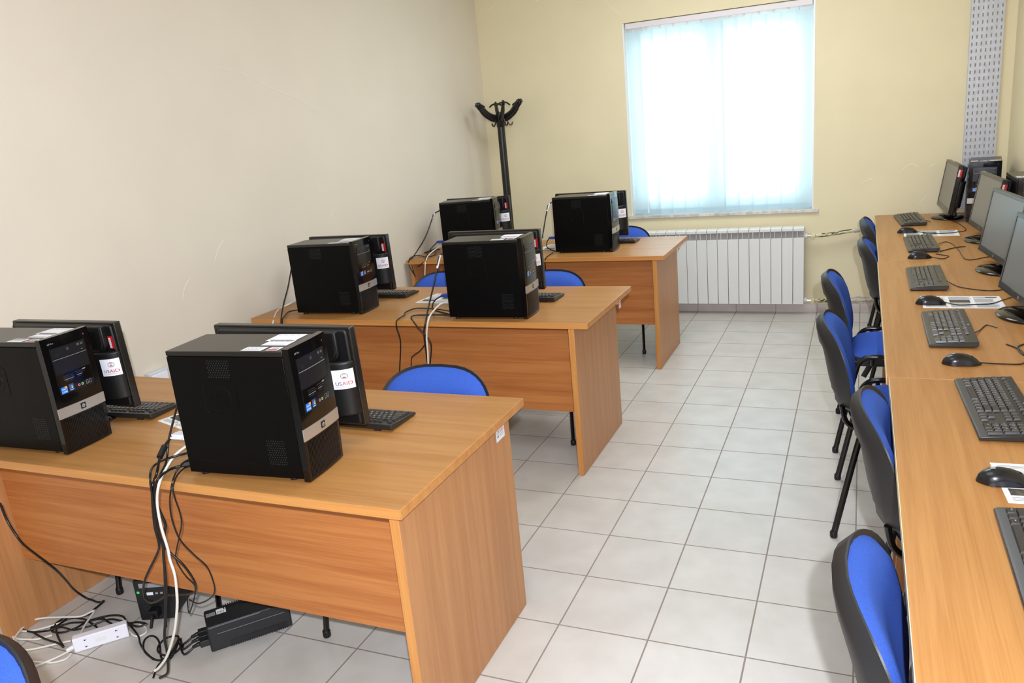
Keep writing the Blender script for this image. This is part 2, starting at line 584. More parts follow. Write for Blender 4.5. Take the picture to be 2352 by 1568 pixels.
# window: frame, sashes, glass, marble sill
b = MB()
P = MT['pvc']
yf0, yf1 = .105, .165
g = .006
b.box(WX0+.001, WX0+.125, yf0, yf1, WZ0+.004, WZ1-.001, P); b.box(WX1-.115, WX1-.001, yf0, yf1, WZ0+.004, WZ1-.001, P)
b.box(WX0+.125, WX1-.115, yf0, yf1, WZ0+.004, WZ0+.125, P); b.box(WX0+.125, WX1-.115, yf0, yf1, WZ1-.15, WZ1-.001, P)
xm = (WX0+WX1)/2 - .02
wf = struct(b.build('window_1', bevel=.004))
b = MB(); b.box(xm-.065, xm+.065, yf0-.01, yf1-.005, WZ0+.125, WZ1-.15, P); b.build('mullion', wf, bevel=.004)
for (xa, xb) in ((WX0+.125, xm-.065), (xm+.065, WX1-.115)):
    b = MB(); b.box(xa, xb, .135, .139, WZ0+.125, WZ1-.15, MT['glass']); b.build('pane', wf, smooth=False)
b = MB(); b.box(WX0-.035, WX1+.035, -.022, .105, WZ0-.020, WZ0+.004, MT['marble']); b.build('sill', wf, bevel=.003)
b = MB()
b.box(WX0+.0005, WX0+.012, .0, .104, WZ0+.005, WZ1-.002, P); b.box(WX1-.012, WX1-.0005, .0, .104, WZ0+.005, WZ1-.002, P)
b.build('reveal_lining', wf)

# vertical blind
bl = thing('vertical_blind', 'pale blue vertical fabric blind drawn across the bright window', 'blind', ((WX0+WX1)/2, .035, WZ1))
b = MB(); b.box(-.682, .682, -.022, .022, -.047, -.004, MT['headrail']); b.build('headrail', bl, bevel=.004)
NS = 13
pitch = 1.352/NS
for i in range(NS):
    cx = -.676 + pitch*(i+.5)
    a = math.radians(-9 if i not in (0, 1) else (-18 if i == 0 else -26))
    hw = .0575
    zt, zb = -.068, -1.478
    def sf(u, v, cx=cx, a=a, i=i):
        t = (u-.5)*2*hw
        bow = .004*(1-(2*u-1)**2)
        sw = (0.012*(1-v) if i == 1 else 0)
        return (cx + t*math.cos(a) + bow*math.sin(a) + sw, t*math.sin(a) - bow*math.cos(a), zb+(zt-zb)*v)
    b = MB(); b.grid(sf, 6, 12, MT['blind']); s = b.build('slat', bl, fix=False)
    b = MB()
    def wfn(u, v, sf=sf):
        p = sf(u, .001+v*.028)
        return (p[0], p[1]+.0015, p[2])
    b.grid(wfn, 4, 1, MT['blind']); b.build('weight', s, fix=False)
    b = MB(); b.box(cx-.008, cx+.008, -.0015, .0015, zt-.005, -.046, MT['headrail']); b.build('hanger', s)
b = MB()
for i in range(NS-1):
    cx = -.676 + pitch*(i+1)
    b.tube([(cx-.05, -.003, -1.474), (cx, -.004, -1.480), (cx+.05, -.003, -1.474)], .0012, MT['headrail'], n=5)
b.build('bead_chain', bl)

# radiator
rd = thing('radiator', 'white aluminium sectional radiator on the wall under the window', 'radiator', (-.465, -.085, 0))
NR = 17
for i in range(NR):
    cx = -.68+.04+.08*i
    b = MB()
    b.box(cx-.0375, cx+.0375, -.048, -.040, .092, .605, MT['rad'])
    b.prism([(-.048, .675), (-.040, .682), (.045, .682), (.045, .655), (-.048, .655)], cx-.0385, cx+.0385, MT['rad'], axis='x')
    b.box(cx-.012, cx-.008, -.046, .04, .09, .655, MT['rad'])
    b.box(cx-.0385, cx-.0365, -.046, .045, .092, .66, MT['rad']); b.box(cx+.0365, cx+.0385, -.046, .045, .092, .66, MT['rad'])
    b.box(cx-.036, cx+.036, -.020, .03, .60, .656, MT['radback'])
    b.build('section', rd, bevel=.0025, seg=1)
b = MB()
b.tube([(-.68, 0, .61), (.70, 0, .61)], .018, MT['rad'], smooth=False); b.tube([(-.68, 0, .115), (.70, 0, .115)], .018, MT['rad'], smooth=False)
b.build('manifold', rd)
for z, nm in ((.61, 'valve'), (.11, 'drain_valve')):
    b = MB(); b.tube([(.70, 0, z), (.735, 0, z)], .014, MT['chrome'], smooth=False)
    b.tube([(.735, 0, z), (.755, 0, z)], .019, MT['pipe'], smooth=False)
    b.tube([(.742, 0, z), (.742, -.04, z-.012)], .016, MT['pipe'], smooth=False)
    b.build(nm, rd)
def pipe(name, z, xe, lab, dz):
    b = MB()
    path = [Vector(p) for p in [(.292, -.085, z), (.36, -.082, z+dz*.1), (.45, -.076, z+dz*.5), (.58, -.066, z+dz), (.75, -.05, z+dz*1.3), (xe, -.03, z+dz*1.6)]]
    b.tube(path, .0135, MT['pipe'], n=12)
    sp = [p for p in spline(path, 12)]
    rr = .0142
    def on(s_, a):
        k = max(0, min(len(sp)-2, int(s_)))
        p = sp[k].lerp(sp[k+1], s_-k)
        return (p.x, p.y-rr*math.cos(a), p.z+rr*math.sin(a))
    for k in range(38):
        s0 = 6+k*.68+rnd.uniform(-.5, .5)
        a0 = rnd.choice((-.80, .85, .95, -.65, .2))+rnd.uniform(-.15, .15)
        n = 7
        L, Hh = rnd.uniform(1.0, 2.6), rnd.uniform(.22, .40)
        v = [on(s0+L*math.cos(2*PI*q/n)*rnd.uniform(.7, 1.1), a0+Hh*math.sin(2*PI*q/n)*rnd.uniform(.6, 1.1)) for q in range(n)]
        c = on(s0, a0)
        b.add([(c[0], c[1], c[2])]+v, [(0, 1+q, 1+(q+1) % n) for q in range(n)], MT['pgreen'])
    b.tube([sp[34], sp[35], sp[36], sp[37]], .018, MT['pgrey'], n=10, smooth=False)
    b.tube([sp[38], sp[42], sp[46]], .0148, MT['pgrey'], n=10, smooth=False)
    return tag(b.build(name), lab, 'pipe')
pipe('heating_pipe', .61, 1.1, 'upper heating pipe with peeling green paint running right from the radiator', .03)
pipe('heating_pipe', .11, 1.1, 'lower heating pipe just above the skirting beside the radiator', .0)

# perforated steel tray standing against the far wall
b = MB()
ct = thing('cable_tray', 'galvanised perforated steel cable tray running up the far wall', 'cable tray', (1.3335, -.018, 0.76))
Wt, Ht = .192, ZC-.765
xs, zs = [0.0], [0.0]
NC, pz = 7, .0445
cw = Wt/NC
for i in range(NC):
    xs += [cw*i+cw*.36, cw*i+cw*.64]
xs.append(Wt)
nz = int(Ht/pz)
for k in range(nz):
    zs += [pz*k+.012, pz*k+.034]
zs.append(Ht)
v = [(x-Wt/2, 0, z) for z in zs for x in xs]
nx = len(xs)
f = []
for k in range(len(zs)-1):
    for i in range(nx-1):
        if k % 2 == 1 and i % 2 == 1:
            continue
        a = k*nx+i
        f.append((a, a+1, a+1+nx, a+nx))
b.add(v, f, MT['galv'])
o = b.build('web', ct, smooth=False)
so = o.modifiers.new('solid', 'SOLIDIFY'); so.thickness = .0015; so.offset = 1
for sx in (-1, 1):
    b = MB(); b.box(sx*Wt/2-.001, sx*Wt/2+.001, -.002, .0165, 0, Ht, MT['galv']); b.build('flange', ct)

# small wall outlet behind the first desk
t = thing('wall_outlet', 'grey white outlet box on the cream wall behind the nearest desk', 'outlet', (wl(-3.80)+.002, -3.80, .578), -.0295)
b = MB(); b.box(0, .035, -.055, .055, 0, .085, MT['outlet']); b.build('box', t, bevel=.005)
b = MB(); b.box(.035, .04, -.045, .045, .012, .073, MT['strip']); b.build('cover', t, bevel=.002)

# ================================================================== desks
def usaid(mb, fn, w, h, small=False):
    """white sticker with ring emblem and two-colour wordmark"""
    e = lambda d: (lambda u, v: fn(u, v, d))
    rect2(mb, -w/2, w/2, -h/2, h/2, e(0.0), MT['white'], nx=6)
    if small:
        disc2(mb, -w*.28, h*.18, w*.10, e(.0003), MT['navy'], r0=w*.075)
        put_text(mb, 'USAID', w*.2, e(.0003), MT['redp'], w*.12, h*.2)
        rect2(mb, -w*.36, -w*.2, -h*.2, -h*.05, e(.0003), MT['ink'])
        for k in range(2):
            rect2(mb, -w*.1, w*.36, -h*(.05+.13*k), -h*(.02+.13*k), e(.0003), MT['ink'])
        return
    cx, cy, r = w*.12, h*.17, w*.17
    disc2(mb, cx, cy, r, e(.0003), MT['navy'], n=20, r0=r*.86)
    rect2(mb, cx-r*.45, cx+r*.45, cy+r*.35, cy+r*.52, e(.0003), MT['navy'])
    rect2(mb, cx-r*.2, cx+r*.2, cy-r*.10, cy+r*.12, e(.0003), MT['ink'])
    rect2(mb, cx-r*.45, cx+r*.45, cy-r*.62, cy-r*.30, e(.0003), MT['redp'])
    put_text(mb, 'US', w*.29, e(.0003), MT['navy'], -w*.215, -h*.22)
    put_text(mb, 'AID', w*.29, e(.0003), MT['redp'], w*.215, -h*.22)
    put_text(mb, 'FROM THE AMERICAN PEOPLE', w*.062, e(.0003), MT['navy'], .02*w, -h*.38)

ZT, TH = .75, .028
def left_desk(label, x0, x1, y0, y1, lx0, lx1, ly0, ly1, py, st=None):
    """writing desk: top, two slab legs, modesty panel; y0 is the side towards the camera"""
    cx, cy = (x0+x1)/2, (y0+y1)/2
    t = thing('desk', label, 'desk', (cx, cy, 0), 0, 'cherry laminate desks in rows by the cream wall')
    b = MB(); b.box(x0-cx, x1-cx, y0-cy, y1-cy, ZT-TH, ZT, MT['top'])
    o = b.build('desktop', t, bevel=.0015)
    b = MB()
    b.box(x0-cx+.001, x1-cx-.001, y0-cy-.0012, y0-cy+.0008, ZT-TH+.0015, ZT-.0015, MT['edge'])
    b.box(x1-cx-.0008, x1-cx+.0012, y0-cy+.001, y1-cy-.001, ZT-TH+.0015, ZT-.0015, MT['edge'])
    b.build('edge_band', o, smooth=False)
    for (a, c) in (lx0, lx1):
        b = MB(); b.box(a-cx, c-cx, ly0-cy, ly1-cy, .001, ZT-TH, MT['side'])
        o = b.build('side_panel', t, bevel=.0012)
        b = MB(); b.box(a-cx+.0012, c-cx-.0012, ly0-cy-.001, ly0-cy+.001, .002, ZT-TH-.001, MT['edge_z']); b.build('edge_band', o, smooth=False)
    b = MB(); b.box(lx0[1]-cx, lx1[0]-cx, py-cy, py-cy+.018, .262, ZT-TH, MT['panel']); b.build('modesty_panel', t, bevel=.001)
    xf = lx1[1]-cx
    if st:
        for (yy, zz, w, h, txt) in st:
            b = MB()
            fn = lambda u, v, d, yy=yy, zz=zz: (xf+.0009+d, yy-cy+u, zz+v)
            usaid(b, fn, w, h, True)
            b.build('sticker', t, smooth=False, fix=False)
    return t
left_desk('nearest desk with tangled cables hanging over its front edge', -2.262, -.430, -4.922, -4.112, (-2.235, -2.207), (-.483, -.455), -4.898, -4.19, -4.765,
          [(-4.264, .683, .066, .042, 1)])
left_desk('middle desk between the nearest desk and the one by the window', -2.412, -.508, -3.160, -2.402, (-2.385, -2.357), (-.602, -.574), -3.156, -2.482, -3.01,
          [(-2.425, .674, .085, .022, 1), (-2.405, .645, .04, .028, 1)])
left_desk('desk nearest the window, standing in front of the white radiator', -2.385, -.524, -1.548, -.785, (-2.36, -2.332), (-.598, -.570), -1.543, -.935, -1.40,
          [(-.875, .672, .06, .02, 1)])

def right_desk(label, y0, y1, x0):
    """length runs along the right wall; local x = -y world"""
    L = y1-y0
    t = thing('desk', label, 'desk', (x0+.40, (y0+y1)/2, 0), -PI/2, 'cherry laminate desks along the right wall')
    # local: x along -Y world, y along +X world; user side at -y
    b = MB(); b.box(-L/2+.0005, L/2-.0005, -.40, .40, ZT-TH, ZT, MT['top']); o = b.build('desktop', t, bevel=.002)
    b = MB(); b.box(-L/2+.002, L/2-.002, -.4012, -.3992, ZT-TH+.0015, ZT-.001, MT['pipe']); b.build('edge_band', o, smooth=False)  # cream colour paints in the highlight along the front edge
    for sx in (-1, 1):
        xx = sx*(L/2-.035)
        b = MB(); b.box(xx-.014, xx+.014, -.36, .385, .001, ZT-TH, MT['side']); b.build('side_panel', t, bevel=.0012)
    b = MB(); b.box(-L/2+.049, L/2-.049, .24, .258, .262, ZT-TH, MT['panel']); b.build('modesty_panel', t, bevel=.001)
    return t
right_desk('wall desk in the far corner below the perforated steel tray', -1.832, -.118, .692)
right_desk('middle wall desk holding two monitors between two seams', -3.748, -1.836, .687)
right_desk('nearest wall desk at the lower right with two keyboards', -5.72, -3.752, .694)

# ================================================================== chairs
def disc_grid(mb, fn, m, nr=7, nt=36, flip=False):
    v = [fn(0, 0)]
    for i in range(1, nr+1):
        for k in range(nt):
            v.append(fn(i/nr, 2*PI*k/nt))
    f = [(0, 1+k, 1+(k+1) % nt) for k in range(nt)]
    for i in range(nr-1):
        for k in range(nt):
            a = 1+i*nt
            f.append((a+k, a+nt+k, a+nt+(k+1) % nt, a+(k+1) % nt))
    return mb.add(v, f, m)

def se(t, n):
    c, s = math.cos(t), math.sin(t)
    return math.copysign(abs(c)**(2/n), c), math.copysign(abs(s)**(2/n), s)

def make_chair(label, group):
    t = thing('office_chair', label, 'chair', (0, 0, 0), 0, group)
    # back: local +y is where the sitter faces
    ZB, HB, WB = .635, .182, .232
    def base(x, z):
        zz = (z-ZB)/HB
        return -.252 - .058*zz + 0.88*x*x + .010*math.sin(zz*2.4)
    def outline(r, th, ww, hh):
        ex, ez = se(th, 2.9)
        taper = 1.0 if ez > 0 else 1.0+.10*ez
        return ex*ww*r*taper, ZB+ez*hh*r
    def pad(r, th):
        x, z = outline(r, th, WB-.012, HB-.010)
        return (x, base(x, z)+.006+.034*(1-r**5)**.6 + .018*(1-r*r)*math.exp(-(((z-ZB)/HB+.35)/.45)**2) if r < 1 else base(x, z)+.004, z)
    def pad_b(r, th):
        x, z = outline(r, th, WB-.012, HB-.010)
        return (x, base(x, z), z)
    b = MB(); disc_grid(b, pad, MT['fabric'], 9, 40)
    b.build('backrest', t, angle=80)
    def shf(r, th):
        x, z = outline(r, th, WB, HB)
        return (x, base(x, z)+.010*(r > .98)-.002, z)
    def shb(r, th):
        x, z = outline(r, th, WB, HB)
        d = .034*(1-r**4)**.5 if r < 1 else 0
        rec = .008 if (abs(x) < .13 and abs(z-ZB+.02) < .11) else 0
        return (x, base(x, z)+.010*(r > .98)-.006-d+rec, z)
    b = MB()
    disc_grid(b, shf, MT['shell'], 6, 40); disc_grid(b, shb, MT['shell'], 9, 40)
    nt = 40
    v = [shf(1, 2*PI*k/nt) for k in range(nt)] + [shb(1, 2*PI*k/nt) for k in range(nt)]
    b.add(v, [(k, (k+1) % nt, nt+(k+1) % nt, nt+k) for k in range(nt)], MT['shell'])
    b.build('back_shell', t, angle=60)
    # seat
    def so(r, th, ww, hh):
        ex, ey = se(th, 3.6)
        return ex*ww*r*(1+.06*ey), .025+ey*hh*r
    b = MB()
    disc_grid(b, lambda r, th: (*so(r, th, .212, .222), .452+.034*(1-r**6)**.6 if r < 1 else .450), MT['fabric'], 8, 40)
    b.build('seat', t, angle=80)
    b = MB()
    disc_grid(b, lambda r, th: (*so(r, th, .216, .226), .450), MT['shell'], 3, 40)
    disc_grid(b, lambda r, th: (*so(r, th, .205, .215), .422), MT['shell'], 3, 40)
    v = [(*so(1, 2*PI*k/nt, .216, .226), .450) for k in range(nt)] + [(*so(1, 2*PI*k/nt, .205, .215), .422) for k in range(nt)]
    b.add(v, [(k, (k+1) % nt, nt+(k+1) % nt, nt+k) for k in range(nt)], MT['shell'])
    b.build('seat_shell', t, angle=50)
    R, sy = .0096, 1.25
    for sx in (-1, 1):
        X = sx*.243
        fr = [(sx*.256, .262, .012), (sx*.250, .236, .22), (sx*.244, .208, .40), (X, .190, .448), (X, .150, .470), (X, .10, .472)]
        re = [(sx*.256, -.238, .012), (sx*.250, -.196, .22), (sx*.244, -.158, .40), (X, -.140, .448), (X, -.105, .470), (X, -.05, .472)]
        for path in (fr, re):
            b = MB(); b.tube(path, R, MT['tube'], n=10, sy=sy); lg = b.build('leg', t)
            b = MB(); p = path[0]; b.lathe([(.0125, 0), (.014, .004), (.014, .022), (.012, .026)], MT['dark'], n=12, T=Matrix.Translation((p[0], p[1], .0005))); b.build('foot_cap', lg)
        b = MB(); b.tube([(X, .10, .472), (X, -.05, .472)], R, MT['tube'], n=10, sy=sy, smooth=False); b.build('side_rail', t)
        # back support curving up from under the seat
        b = MB(); b.tube([(sx*.15, .12, .412), (sx*.15, -.12, .408), (sx*.15, -.18, .416), (sx*.15, -.208, .445), (sx*.15, -.220, .50)], .010, MT['tube'], n=8, sy=1.2)
        b.build('back_support', t)
    for y in (.13, -.09):
        b = MB(); b.tube([(-.243, y, .462), (-.19, y, .415), (.19, y, .415), (.243, y, .462)], .009, MT['tube'], n=8); b.build('crossbar', t)
    b = MB(); b.tube([(.20, -.10, .415), (.22, -.125, .37)], .012, MT['dark'], n=8, smooth=False); b.build('adjuster_knob', t)
    return t

GD = 'blue office chairs behind the desks in rows'
GR = 'blue office chairs along the wall desks'
ch0 = make_chair('blue office chair whose rounded back shows beyond the nearest desk', GD)
ch0.location = (-.80, -4.285, 0); ch0.rotation_euler = (0, 0, PI)
for (x, y, lab) in ((-1.79, -4.285, 'office chair under the nearest desk, only its black legs showing'),
                    (-1.00, -2.555, 'blue office chair at the aisle end of the middle desk'),
                    (-1.66, -2.555, 'blue office chair behind the middle desk, left of its right tower'),
                    (-1.02, -.95, 'blue office chair behind the window desk in front of the radiator')):
    dup(ch0, (x, y, 0), PI, lab, GD)
dup(ch0, (-.915, -5.945, 0), PI+.05, 'blue office chair cut off at the lower left corner', GD)
for (x, y, a, lab) in ((.912, -.68, 0, 'blue office chair pushed in at the far wall desk, closest to the far wall'),
                       (.905, -1.48, 0, 'blue office chair second from the far wall at the far wall desk'),
                       (.752, -2.41, 0, 'blue office chair pulled out, third from the far wall'),
                       (.770, -3.215, 0, 'blue office chair pulled out, fourth from the far wall with slanted legs in the aisle'),
                       (.905, -4.12, 0, 'blue office chair tucked in just past the desk seam, fifth from the far wall'),
                       (.885, -5.0, 0, 'blue office chair in front of the nearest wall desk, closest to the viewer')):
    dup(ch0, (x, y, 0), -PI/2+a, lab, GR)
# ================================================================== computers
def make_tower(label, group):
    t = thing('computer_tower', label, 'computer', (0, 0, 0), 0, group)
    X0, X1, XF, HY, Z0, Z1 = -.205, .176, .203, .0875, .010, .375
    b = MB()
    b.box(X0, X1, -HY+.004, HY-.004, Z0, Z1-.004, MT['case'])
    b.build('case', t, bevel=.002)
    b = MB(); b.box(X0, X1-.001, -HY, HY, Z1-.014, Z1, MT['lid']); b.build('top_cover', t, bevel=.002)
    for sy in (-1, 1):
        b = MB()
        ya, yb = (-HY, -HY+.005) if sy < 0 else (HY-.005, HY)
        b.box(X0, X1-.002, ya, yb, Z0+.002, Z1-.016, MT['case'])
        sp = b.build('side_panel', t, bevel=.0015)
        if sy < 0:
            fn = lambda x, z, d=0.0: (x, -HY-.0006-d, z)
            b = MB()
            for i in range(9):
                for j in range(8):
                    disc2(b, -.072+.008*i+(.004 if j % 2 else 0), .302+.0066*j, .0018, fn, MT['dots'], n=6)  # discs greyed to paint in the flash glint inside the holes
            b.build('side_vent', sp, fix=False, smooth=False)
            b = MB()
            for i in range(8):
                for j in range(11):
                    disc2(b, .076+.0074*i+(.0037 if j % 2 else 0), .052+.0068*j, .0017, fn, MT['dots'], n=6)
            b.build('side_vent', sp, fix=False, smooth=False)
            b = MB()
            pts = rrect(-.10, .008, .195, .290, .012, 5)
            b.tube([(p[0], -HY, p[1]) for p in pts]+[(pts[0][0], -HY, pts[0][1])], .0009, MT['case'], n=5, smooth=False)
            cxl, czl, rl = -.046, .240, .034
            b.tube([(cxl+rl*math.cos(2*PI*k/28), -HY, czl+rl*math.sin(2*PI*k/28)) for k in range(29)], .0009, MT['case'], n=5, smooth=False)
            vs, fs = text2d('hp', .05)
            b.add([(x*.9+z*.25+cxl, -HY-.0008, z+czl) for x, z in vs], fs, MT['case'])
            b.tube([(-.19, -HY, .062), (-.185, -HY, .052), (.135, -HY, .047)], .0008, MT['case'], n=5, smooth=False)
            b.build('embossed_emblem', sp, fix=False)
    # front bezel, bowed in plan and slightly raked at the foot
    def bx(y, z):
        return XF - .004*(y/HY)**2 - .004*((z-.2)/.19)**2
    def face(y, z, d=0.0):
        return (bx(y, z)+d, y, z)
    Hb = HY+.001
    b = MB()
    def fg(u, v):
        y = -Hb+2*Hb*u
        z = .004+.378*v
        return face(y, z)
    NU, NV = 12, 14
    b.grid(fg, NU, NV, MT['gloss'])
    ring = [fg(i/NU, 0) for i in range(NU+1)] + [fg(1, j/NV) for j in range(1, NV+1)] + [fg(1-i/NU, 1) for i in range(1, NU+1)] + [fg(0, 1-j/NV) for j in range(1, NV)]
    bk = [(X1+.001, p[1], p[2]) for p in ring]
    n = len(ring)
    b.add(ring+bk, [(k, (k+1) % n, n+(k+1) % n, n+k) for k in range(n)], MT['gloss'])
    b.add(bk, [tuple(range(n))], MT['gloss'])
    bz = b.build('front_bezel', t, angle=50)
    def patch(mb, y0, y1, z0, z1, d0, d1, m, nu=8):
        """raised slab following the bowed face"""
        v, f = [], []
        for i in range(nu+1):
            y = y0+(y1-y0)*i/nu
            v += [face(y, z0, d0), face(y, z0, d1), face(y, z1, d1), face(y, z1, d0)]
        for i in range(nu):
            a = i*4
            for k in range(3):
                f.append((a+k, a+4+k, a+5+k, a+1+k))
        f += [(0, 1, 2, 3), tuple(nu*4+k for k in (3, 2, 1, 0))]
        mb.add(v, f, m)
    # grille ribs
    b = MB()
    for i in range(26):
        y = -.074+.00592*i
        patch(b, y-.0013, y+.0013, .012, .116, -.001, .0016, MT['rib'], nu=1)
    b.build('grille', bz, smooth=False)
    b = MB(); patch(b, -Hb-.0005, Hb+.0005, .122, .156, -.001, .0022, MT['silver'])
    sb = b.build('silver_band', t, angle=50)
    b = MB()
    patch(b, -.0095, .0095, .130, .149, .0, .0029, MT['gloss'], nu=2)
    fe = lambda u, v: face(u, v+.139, .0034)
    disc2(b, 0, 0, .0062, fe, MT['mark'], n=20)
    vs, fs = text2d('hp', .009)
    b.add([face(x*.9+z*.25, z+.139, .0038) for x, z in vs], fs, MT['gloss'])
    b.build('badge', sb, fix=False, smooth=False)
    # drive bay insert
    b = MB(); patch(b, -.066, .064, .196, .346, -.001, .0012, MT['drive']); bay = b.build('drive_bay', t, angle=50)
    b = MB(); patch(b, -.064, .062, .312, .344, .0, .0026, MT['drive'])
    fd = lambda u, v: face(u, v, .0030)
    rect2(b, .030, .040, .333, .340, fd, MT['dimp']); rect2(b, .044, .054, .333, .340, fd, MT['dimp'])
    rect2(b, .042, .049, .3180, .3192, fd, MT['mark']); disc2(b, -.006, .334, .0045, fd, MT['dimp'], n=12, r0=.002)
    rect2(b, -.055, -.040, .318, .328, fd, MT['dark'])
    b.build('optical_drive', bay, fix=False, smooth=False)
    b = MB(); patch(b, -.064, .062, .3087, .3095, .0, .0026, MT['mark']); patch(b, -.064, .062, .262, .3075, .0, .0018, MT['drive']); b.build('blank_cover', bay)
    b = MB()
    patch(b, -.064, .062, .216, .2605, .0, .0018, MT['gloss'])
    fd = lambda u, v: face(u, v, .0022)
    for (y0, y1, z0) in ((-.044, -.010, .251), (-.044, -.006, .2455), (-.043, -.008, .240), (-.040, -.012, .2345), (.000, .032, .2535), (.004, .036, .248), (.004, .026, .2425), (.006, .022, .237)):
        rect2(b, y0, y1, z0-(.0010 if abs(z0-.240) < .001 or abs(z0-.2425) < .001 else .0004), z0+.0004, fd, MT['mark' if abs(z0-.240) < .001 or abs(z0-.2425) < .001 else 'dimp'])
    rect2(b, .028, .040, .2535, .2565, fd, MT['mark'])
    b.build('card_reader', bay, fix=False, smooth=False)
    b = MB()
    fd = lambda u, v: face(u, v, .0016)
    disc2(b, .004, .2085, .0042, fd, MT['pink'], n=12, r0=.0018); disc2(b, .017, .2085, .0042, fd, MT['lime'], n=12, r0=.0018)
    for y in (.036, .048):
        for (a0, a1, c0, c1) in ((y-.004, y+.004, .2155, .2165), (y-.004, y+.004, .2025, .2035), (y-.004, y-.003, .2025, .2165), (y+.003, y+.004, .2025, .2165)):
            rect2(b, a0, a1, c0, c1, fd, MT['mark'])
    b.build('port_panel', bay, fix=False, smooth=False)
    # processor and system badges
    b = MB()
    fd = lambda u, v: face(u, v, .0020)
    fd2 = lambda u, v: face(u, v, .0023)
    rect2(b, -.062, -.040, .198, .220, fd, MT['blue'], nx=2)
    b.add([fd2(-.050, .220), fd2(-.040, .210), fd2(-.040, .220)], [(0, 1, 2)], MT['orange'])
    put_text(b, 'intel', .0085, fd2, MT['white'], -.052, .2125); put_text(b, 'CORE', .0075, fd2, MT['white'], -.051, .203)
    b.build('processor_badge', bay, fix=False, smooth=False)
    b = MB()
    rect2(b, -.034, -.016, .200, .222, fd, MT['dblue'], nx=2)
    for (y, z, m) in ((-.0280, .2145, 'redp'), (-.0225, .2150, 'green'), (-.0280, .2090, 'blue'), (-.0225, .2095, 'yellow')):
        rect2(b, y-.0024, y+.0024, z-.0023, z+.0023, fd2, MT[m])
    rect2(b, -.031, -.019, .2022, .2035, fd2, MT['white'])
    b.build('system_badge', bay, fix=False, smooth=False)
    b = MB()
    put_text(b, 'HP Pro', .0072, lambda u, v: face(u, v, .0006), MT['mark'], -.057, .362)
    rect2(b, .066, .068, .360, .364, lambda u, v: face(u, v, .0006), MT['mark'])
    b.build('model_lettering', bz, fix=False, smooth=False)
    # stickers on the lid
    for (xa, xb, ya, yb, red) in ((.055, .148, .012, .082, 0), (.070, .152, -.030, .018, 0), (.040, .105, -.080, -.045, 0), (.118, .154, -.078, -.046, 1)):
        b = MB()
        ft = lambda u, v: (u, v, Z1+.0006+.0002*red)
        ft2 = lambda u, v: (u, v, Z1+.0010+.0002*red)
        rect2(b, xa, xb, ya, yb, ft, MT['white'])
        if red:
            rect2(b, xa+.003, xb-.003, ya+.003, ya+.012, ft2, MT['redtag'])
        for k in range(12):
            xk = xa+.006+(xb-xa-.012)*k/12
            rect2(b, xk, xk+(.0016 if k % 3 else .003), yb-.014, yb-.006, ft2, MT['ink'])
        rect2(b, xa+.006, xb-.012, ya+.010, ya+.0125, ft2, MT['ink'])
        b.build('lid_sticker', t, fix=False, smooth=False)
    for x in (-.17, .13):
        for y in (-.065, .065):
            b = MB(); b.lathe([(.012, 0.0005), (.013, .004), (.011, .0115)], MT['dark'], n=12, T=Matrix.Translation((x, y, 0))); b.build('foot', t)
    b = MB(); b.box(X0-.001, X0+.001, -.07, .07, .03, .35, MT['galv']); b.build('rear_plate', t)
    return t

GT = 'black computer towers on the desks in rows'
GTR = 'black computer towers standing against the right wall'
tw = make_tower('black computer tower on the nearest desk, closest to the viewer and the cable tangle', GT)
tw.location = (-.962, -4.768, ZT); tw.rotation_euler = (0, 0, math.radians(4.5))
for (x, y, a, lab, gr) in ((-1.908, -4.762, 2.5, 'black computer tower cut off by the left edge of the photo', GT),
                           (-1.963, -2.975, 2.5, 'black computer tower on the middle desk beside the cream wall', GT),
                           (-1.015, -3.025, 2.5, 'black computer tower on the middle desk, nearer the aisle', GT),
                           (-1.985, -1.23, 9, 'black computer tower on the window desk below the coat stand', GT),
                           (-1.093, -1.298, 0.5, 'black computer tower on the window desk in front of the radiator', GT),
                           (1.330, -.41, -97, 'black computer tower in front of the perforated steel tray', GTR),
                           (1.4168, -1.46, -90, 'black computer tower at the right photo edge behind a monitor', GTR)):
    dup(tw, (x, y, ZT), math.radians(a), lab, gr)

